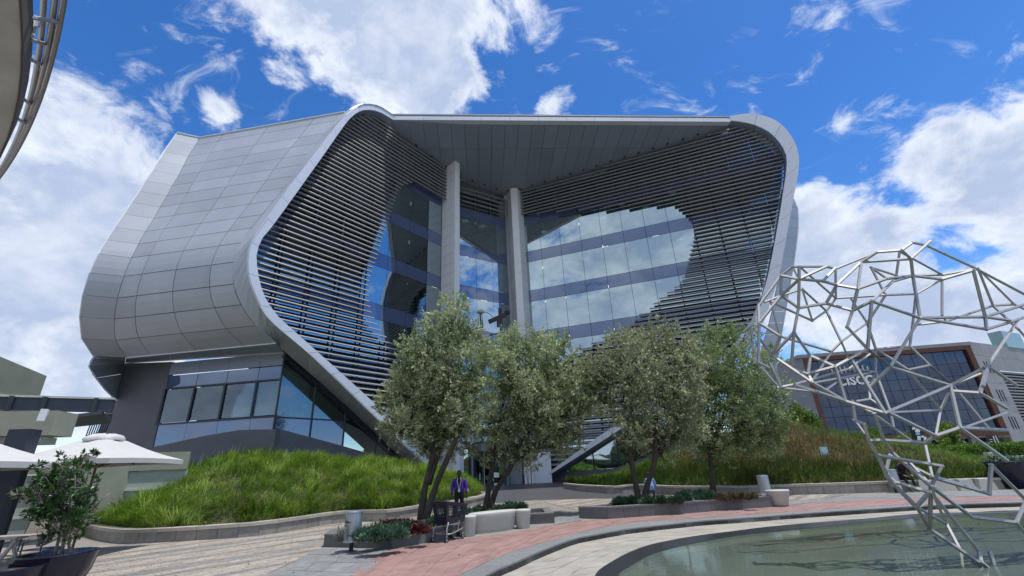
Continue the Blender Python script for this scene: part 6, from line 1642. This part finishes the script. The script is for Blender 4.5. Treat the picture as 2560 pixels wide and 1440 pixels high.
# table and woven chair half hidden by the fig
tb_ = empty('cafe_table', (-10.6, 9.55, 0)); tag(tb_, 'pale plank cafe table with crossed metal legs at the lower left', 'table')
c = at(50, 1342, 9.7)
for k in range(4): MB().box(c+V(-.55, -.24+.16*k, 0), 1.5, .15, .035, .08).build('plank', mat('bleached_plank', (.36, .34, .30), .8, var=.2, vscale=6, streak=(.3, 4, 1)), tb_)
for dx in (-.95, -.1):
    MB().obox(c+V(dx+.25, -.2, -.03), V(c[0]+dx-.25, c[1]-.2, .02), .05, .05).build('leg', STEEL, tb_); MB().obox(c+V(dx-.25, .2, -.03), V(c[0]+dx+.25, c[1]+.2, .02), .05, .05).build('leg', STEEL, tb_)
MB().obox(c+V(-.95, 0, -.4), c+V(-.1, 0, -.4), .04, .04).build('stretcher', STEEL, tb_)
ch = empty('cafe_chair', (-10.9, 10.6, 0)); tag(ch, 'woven cafe chair with dark frame behind the plank table', 'chair')
c = at(60, 1345, 10.7); zc_ = c[2]; B = V(c[0], c[1], 0); WV = mat('woven_cane', (.34, .31, .25), .85, var=.5, vscale=45)
MB().slab(B+V(-.24, .2, zc_-.05), B+V(.24, .2, zc_-.05), B+V(.24, .28, zc_+.38), B+V(-.24, .28, zc_+.38), .03, V(0, -1, 0)).build('backrest', WV, ch)
MB().box(B+V(0, 0, zc_-.3), .5, .48, .04).build('seat', WV, ch)
for sx in (-1, 1):
    MB().tube([B+V(sx*.25, .2, 0), B+V(sx*.25, .2, zc_-.1), B+V(sx*.25, .29, zc_+.4)], .016, 6).build('leg', BLACK, ch)
    MB().tube([B+V(sx*.25, -.22, 0), B+V(sx*.25, -.22, zc_-.08), B+V(sx*.25, .2, zc_-.05)], .016, 6).build('leg', BLACK, ch)

# ================================================================== right background: neighbouring office, signs, hedge, small trees
nb = empty('neighbour_office', (50, 62, 0)); tag(nb, 'grey stone office block with rust framed glass front behind the sculpture', 'building')
cd = az(99); cn = V(cd[1], -cd[0], 0); cn = cn if cn[1] < 0 else -cn
C0 = at(2016, 912, 62.0); C0[2] = 0
def CF(s, z, o=0.0): return C0+cd*s+cn*o+UP0*z
ST = mat('grey_stone_cladding', (.27, .275, .30), .8, var=.10, vscale=1.3, bump=.1, island=.08)
RUSTF = mat('rust_frame', (.11, .042, .028), .6, var=.15)
NG = glassmat('neighbour_glass', (0, 0, 0), .11, (.55, .65, .85), (.012, .02, .042))
W, Zb, Zt = 19.8, 3.45, 13.6
# rust frame
MB().slab(CF(-.5, Zt, .4), CF(W+.5, Zt, .4), CF(W+.5, Zt+.55, .4), CF(-.5, Zt+.55, .4), 1.2, cn).build('frame_top', RUSTF, nb)
MB().slab(CF(-.5, Zb-.75, .4), CF(W+.5, Zb-.75, .4), CF(W+.5, Zb, .4), CF(-.5, Zb, .4), 1.2, cn).build('frame_bottom', RUSTF, nb)
MB().slab(CF(-.5, Zb, .39), CF(.1, Zb, .39), CF(.1, Zt, .39), CF(-.5, Zt, .39), 1.2, cn).build('frame_side', RUSTF, nb)
MB().slab(CF(W-.1, Zb, .39), CF(W+.5, Zb, .39), CF(W+.5, Zt, .39), CF(W-.1, Zt, .39), 1.2, cn).build('frame_side', RUSTF, nb)
rows = [Zb, 4.35, 6.0, 7.3, 8.9, 10.3, 11.9, Zt]; nc = 15
for i in range(nc):
    for j in range(len(rows)-1):
        a, b = .1+(W-.2)*i/nc, .1+(W-.2)*(i+1)/nc
        quadpanel('window_pane', CF(a, rows[j]), CF(b, rows[j]), CF(b, rows[j+1]), CF(a, rows[j+1]), .04, NG, nb, gap=.03, nrm=cn)
MB().slab(CF(0, Zb, -.1), CF(W, Zb, -.1), CF(W, Zt, -.1), CF(0, Zt, -.1), .3, cn).build('mullion_backing', FRAME, nb)
# ground floor, set back
for i in range(10):
    a, b = W*i/10, W*(i+1)/10; quadpanel('window_pane', CF(a, 0, -1.5), CF(b, 0, -1.5), CF(b, Zb-.8, -1.5), CF(a, Zb-.8, -1.5), .04, NG, nb, gap=.05, nrm=cn)
for s in (3.5, 10, 16.5): MB().obox(CF(s, 0, -.4), CF(s+.0, Zb-.7, -.4), .45, .45).build('pillar', ST, nb)
# stone roof edge, left return, right wing
MB().slab(CF(-1.0, Zt+.56, .42), CF(W+.7, Zt+.56, .42), CF(W+.7, Zt+1.0, .42), CF(-1.0, Zt+1.0, .42), 1.3, cn).build('parapet', ST, nb)
Lb = CF(-.52, 0, .38); back_ = V(-.06, 1, 0)
for j in range(8):
    for i in range(5):
        z0, z1 = j*1.83, (j+1)*1.83; a, b = Lb+back_*i*4.4, Lb+back_*(i+1)*4.4
        quadpanel('stone_panel', a+UP0*z0, b+UP0*z0, b+UP0*z1, a+UP0*z1, .15, ST, nb, gap=.015, nrm=V(-1, 0, 0))
Rb = CF(W+.52, 0, .38); rd = az(65); rn = V(rd[1], -rd[0], 0); rn = rn if rn[1] < 0 else -rn
for j in range(8):
    for i in range(9):
        z0, z1 = j*1.83, (j+1)*1.83; a, b = Rb+rd*i*2.6, Rb+rd*(i+1)*2.6
        if 5.2 < i*2.6+1 and 2 <= j <= 5: continue
        quadpanel('stone_panel', a+UP0*z0, b+UP0*z0, b+UP0*z1, a+UP0*z1, .15, ST, nb, gap=.012, nrm=rn)
for z0 in (10.5, 6.8, 3.4):
    for k in range(3):
        p = Rb+rd*(1.6+k*.75)+rn*.01; MB().obox(p+UP0*z0, p+UP0*(z0+1.5), .14, .06).build('slot_window', JOINT, nb)
for k in range(18):
    z = 3.9+k*.4; MB().obox(Rb+rd*5.3-rn*.1+UP0*z, Rb+rd*24-rn*.1+UP0*z, .06, .16).build('grille_slat', ST, nb)
MB().slab(Rb+rd*5.2-rn*.5+UP0*3.6, Rb+rd*24-rn*.5+UP0*3.6, Rb+rd*24-rn*.5+UP0*11, Rb+rd*5.2-rn*.5+UP0*11, .1, rn).build('grille_backing', JOINT, nb)
MB().slab(Rb+rd*11+UP0*14.6+rn*.1, Rb+rd*17+UP0*14.6+rn*.1, Rb+rd*17+UP0*17.0+rn*.1, Rb+rd*11+UP0*17+rn*.1, 1.5, rn).build('roof_box', mat('teal_glass_box', (.25, .36, .36), .2), nb)
MB().hexa([CF(-.4, 14.5, 0), CF(W, 14.5, 0), Rb+rd*23+UP0*14.5, Rb+rd*23+V(0, 12, 14.5), Lb+back_*21+UP0*14.5], [CF(-.4, 14.6, 0), CF(W, 14.6, 0), Rb+rd*23+UP0*14.6, Rb+rd*23+V(0, 12, 14.6), Lb+back_*21+UP0*14.6]).build('roof', ST, nb)
# sign: row of bars over the word
sg_ = nb
o0 = pl(2096, 964, C0+cn*.16, cn); WHT = mat('sign_white', (.82, .84, .86), .4)
text_mesh('CISCO', 1.55, WHT, 'sign_lettering', nb, o0, cd, UP0, depth=.06, space=1.05, offset=.055)
s0_, z0_ = np.dot(o0-C0, cd), o0[2]+1.35
for k, (h0, h1) in enumerate(((.30, .55), (.12, .72), (-.05, 1.0), (.12, .72), (.30, .55), (.12, .72), (-.05, 1.0), (.12, .72), (.30, .55))):
    s = s0_-.25+k*.56; MB().obox(CF(s, z0_+.25+h0*.9, .14), CF(s, z0_+.25+h1*1.25, .14), .24, .08).build('sign_bar', WHT, nb)

# totem sign, round road sign, blue plaque
def px3(px, py, Y): return at(px, py, Y)
tt = empty('totem_sign', at(2300, 1110, 38)); tag(tt, 'dark slanted totem sign with white panels above the right mound', 'sign')
a, b, c, d = at(2279, 1064, 38), at(2296, 1060, 38), at(2318, 1106, 38), at(2292, 1108, 38)
MB().hexa([p+V(0, .3, 0) for p in (d, c, b, a)], [d, c, b, a]).build('panel', BLACK, tt)
for (x0, y0, x1, y1) in ((2281, 1068, 2290, 1074), (2288, 1070, 2300, 1080)):
    MB().slab(at(x0, y1, 37.9), at(x1, y1, 37.9), at(x1, y0, 37.9), at(x0, y0, 37.9), .02, V(0, -1, 0)).build('white_mark', WHITE, tt)
MB().slab(at(2290, 1088, 37.85), at(2301, 1087, 37.85), at(2298, 1080, 37.85), at(2289, 1081, 37.85), .02, V(0, -1, 0)).build('blue_mark', mat('pale_blue', (.25, .45, .62), .6), tt)
for (x0, y0, x1, y1) in ((2294, 1090, 2302, 1101), (2304, 1089, 2310, 1094), (2310, 1092, 2316, 1101)):
    MB().slab(at(x0, y1, 37.8), at(x1, y1, 37.8), at(x1, y0, 37.8), at(x0, y0, 37.8), .02, V(0, -1, 0)).build('white_mark', WHITE, tt)
p = at(2303, 1107, 38.1); MB().obox(V(p[0], p[1], 1.0), p, .25, .2).build('post', BLACK, tt)
rsn = empty('road_sign', at(2534, 1121, 34)); tag(rsn, 'small round red and white road sign at the right edge', 'sign')
c = at(2534, 1121, 34)
MB().tube([c+V(0, 0, 0), c+V(0, .03, 0)], .22, 24).build('rim', mat('sign_red', (.55, .03, .03), .5), rsn); MB().tube([c+V(0, -.01, 0), c+V(0, 0, 0)], .15, 24).build('face', WHITE, rsn)
MB().obox(c+V(-.12, -.015, .12), c+V(.12, -.015, -.12), .02, .04).build('slash', mat('sign_red', (.55, .03, .03), .5), rsn); MB().tube([V(c[0], c[1]+.05, .5), c+V(0, .05, 0)], .03, 8).build('post', STEEL, rsn)
pq = empty('plaque', at(2060, 1127, 25.6)); tag(pq, 'square pale blue plaque with white emblem in the rust grass', 'sign')
c = at(2060, 1127, 25.2)
q = [c+V(-.20, 0, -.20), c+V(.20, -.02, -.20), c+V(.20, -.02, .20), c+V(-.20, 0, .20)]
MB().slab(*q, .03, V(0, -1, 0)).build('board', mat('plaque_blue', (.33, .55, .66), .5), pq)
for k in range(6):
    a = k*math.pi/3; MB().tube([c+V(.09*math.cos(a), -.03, .09*math.sin(a)), c+V(.09*math.cos(a), -.04, .09*math.sin(a))], .035, 10).build('emblem', WHITE, pq)
MB().tube([V(c[0], c[1]+.05, .6), c+V(0, .04, 0)], .025, 6).build('stake', STEEL, pq)
# signs on the far plaza (white strokes on dark boards)
bdg = empty('direction_board', at(2490, 1105, 40)); tag(bdg, 'dark direction board with white outlined marks before the grey office', 'sign')
MB().slab(at(2472, 1118, 40), at(2503, 1118, 40), at(2495, 1088, 40), at(2466, 1088, 40), .1, V(0, -1, 0)).build('board', BLACK, bdg)
for x0, y0, x1, y1 in ((2482, 1090, 2492, 1114), (2488, 1089, 2500, 1113), (2492, 1114, 2500, 1113), (2474, 1099, 2480, 1099), (2475, 1104, 2481, 1104)):
    MB().obox(at(x0, y0, 39.85), at(x1, y1, 39.85), .06, .04).build('white_mark', WHITE, bdg)
p = at(2490, 1117, 40.1); MB().obox(V(p[0], p[1], .5), p, .1, .1).build('post', BLACK, bdg)

# hedge, small trees beyond the mound
HED = leafmat('bright_hedge', (.05, .11, .012), (.12, .23, .03), (.22, .36, .06), .5, vscale=1.5, trans=.3)
hg = empty('hedge', at(2460, 1135, 34)); tag(hg, 'clipped bright green hedge before the grey office', 'hedge')
rs = np.random.RandomState(8); h0, h1 = at(2384, 1119, 33), at(2650, 1108, 29); n = 9000
u = rs.rand(n); P = np.outer(1-u, h0)+np.outer(u, h1)+np.stack([rs.normal(0, .05, n), rs.uniform(-.6, .6, n), rs.uniform(-1.3, .12, n)], 1)
leaf_mesh('foliage', P-V(*hg.location), rs.normal(size=(n, 3))+V(0, -.3, .8), .16, HED, hg, rs=rs, aspect=.5)
LIME = leafmat('lime_leaf', (.07, .13, .02), (.15, .25, .04), (.27, .38, .08), .5, vscale=1.2, trans=.3)
def small_tree(label, blobs, Y, trunk, r0, n, size, seed, m=LIME): make_tree('young_tree', label, blobs, Y, trunk, r0, m, n, size, seed, group='young trees beyond the mound', clump=16)
small_tree('young lime green tree with dark trunk behind the hedge', [(2365,1072,14),(2378,1080,14),(2372,1098,18),(2388,1108,12),(2358,1108,12)], 35, [[at(2394, 1142, 35), at(2388, 1120, 35), at(2380, 1100, 35), at(2372, 1080, 35)]], .09, 2600, .22, 51)
small_tree('small lime green tree left of the totem sign', [(2268,1095,12),(2255,1100,10),(2278,1104,10)], 39, [[at(2270, 1120, 39), at(2268, 1105, 39), at(2266, 1095, 39), at(2266, 1090, 39)]], .06, 1400, .2, 52)
small_tree('young tree half hidden by the sculpture left of the totem', [(2180,1085,14),(2195,1090,11)], 40, [[at(2186, 1110, 40), at(2185, 1098, 40), at(2184, 1090, 40), at(2184, 1085, 40)]], .06, 1200, .2, 53)
small_tree('bright green shrub on the crest beside the dark tree', [(1990,1028,18),(2000,1045,24),(2025,1050,20),(1975,1050,16),(2040,1062,14)], 33, [[at(2000, 1075, 33), at(2000, 1060, 33), at(2000, 1050, 33), at(2000, 1040, 33)]], .05, 3600, .2, 54)
# pale box and low rail by the hedge
bx = empty('utility_box', at(2488, 1142, 28)); tag(bx, 'small pale utility box on the right mound below the hedge', 'box')
c = at(2488, 1140, 29); MB().hexa([c+V(-.28, 0, -.25), c+V(.28, 0, -.25), c+V(.28, .4, -.25), c+V(-.28, .4, -.25)], [c+V(-.28, .05, .22), c+V(.20, .05, .22), c+V(.20, .4, .22), c+V(-.28, .4, .22)]).build('body', CONC, bx)
MB().box(c+V(.02, .0, .12), .2, .03, .05).build('handle', JOINT, bx)
rl = at(2410, 1147, 29); r2_ = at(2570, 1141, 28); tag(MB().obox(rl, r2_, .3, .12).build('low_kerb', CONC), 'pale low kerb below the hedge on the right mound', 'kerb')

# unidentified dark and domed shapes built as solids; brackets to the glazing added
lm = empty('domed_shape', at(1201, 790, 38.6)); tag(lm, 'pale domed unidentified object with thin struts above the treetops at the centre bay', 'lamp')
c = at(1201, 781, 38.6); MB().lathe([(.0, .28), (.13, .27), (.36, .10), (.38, 0), (.26, -.08), (0, -.10)], c, 18).build('dome', mat('cream_dome', (.55, .52, .42), .5), lm, smooth=True)
for dx in (-.22, -.04, .04, .22): MB().tube([c+V(dx*.5, 0, -.05), c+V(dx, 0, -1.3)], .035, 6).build('strut', BLACK, lm)
MB().obox(c+V(0, 0, -.6), c+V(0, 2.9, -.6), .08, .08).build('bracket', BLACK, lm)
MB().tube([c+V(.25, 0, .06), c+V(.8, 0, -.15), c+V(1.15, 0, -.5)], .025, 5).build('cable', BLACK, lm)
fx = empty('dark_shape', at(1247, 795, 38.6)); tag(fx, 'dark angular unidentified object above the treetops at the centre bay', 'fixture')
c = at(1247, 790, 38.6); DB = mat('dark_brown_metal', (.028, .022, .024), .6)
MB().obox(c+V(-.95, 0, -.54), c+V(.7, 0, .15), .28, .36).build('arm', DB, fx); MB().box(c+V(.13, 0, .32), .33, .3, .8).build('upright', DB, fx); MB().box(c+V(.06, 0, -.64), .54, .35, .78).build('housing', DB, fx)
MB().lathe([(.0, -.2), (.26, -.13), (.28, .1), (.13, .19), (0, .2)], c+V(.8, 0, .32), 12).build('knob', DB, fx); MB().obox(c+V(.06, .1, -.5), c+V(.06, 3.6, -.5), .1, .1).build('bracket', DB, fx)

# distant belt of trees round the site (seen in the glass and between the buildings)
rs = np.random.RandomState(77); bl_ = MB(); n = 220
for k in range(n):
    a = 2*math.pi*k/n+rs.uniform(-.01, .01); R_ = rs.uniform(225, 265); h = rs.uniform(7, 13); w = rs.uniform(5, 9)
    bl_.lathe([(w*.55, 0), (w, h*.3), (w*.9, h*.6), (w*.55, h*.88), (0, h)], V(R_*math.cos(a), R_*math.sin(a)+20, -.6), 7, rz=rs.rand()*3)
o = bl_.build('distant_trees', mat('distant_foliage', (.045, .06, .035), .95, var=.4, vscale=.25)); tag(o, 'far belt of dark trees along the horizon', 'trees', kind='stuff')

# fallen leaves on the paving near the planters
rs = np.random.RandomState(91); n = 170; P = []
while len(P) < n:
    px, py = rs.uniform(250, 2000), rs.uniform(1262, 1438)
    q = gnd(px, py, .022)
    if px > 1250 and py > 1310: continue
    P.append(q)
P = np.array(P); D = rs.normal(size=(n, 3))*V(1, 1, .12)
o = leaf_mesh('leaf_litter', P, D, .042, leafmat('dead_leaf', (.05, .035, .02), (.12, .085, .045), (.22, .17, .09), .8), None, rs=rs, aspect=.5); tag(o, 'small fallen leaves scattered over the paving', 'leaf litter', kind='stuff')
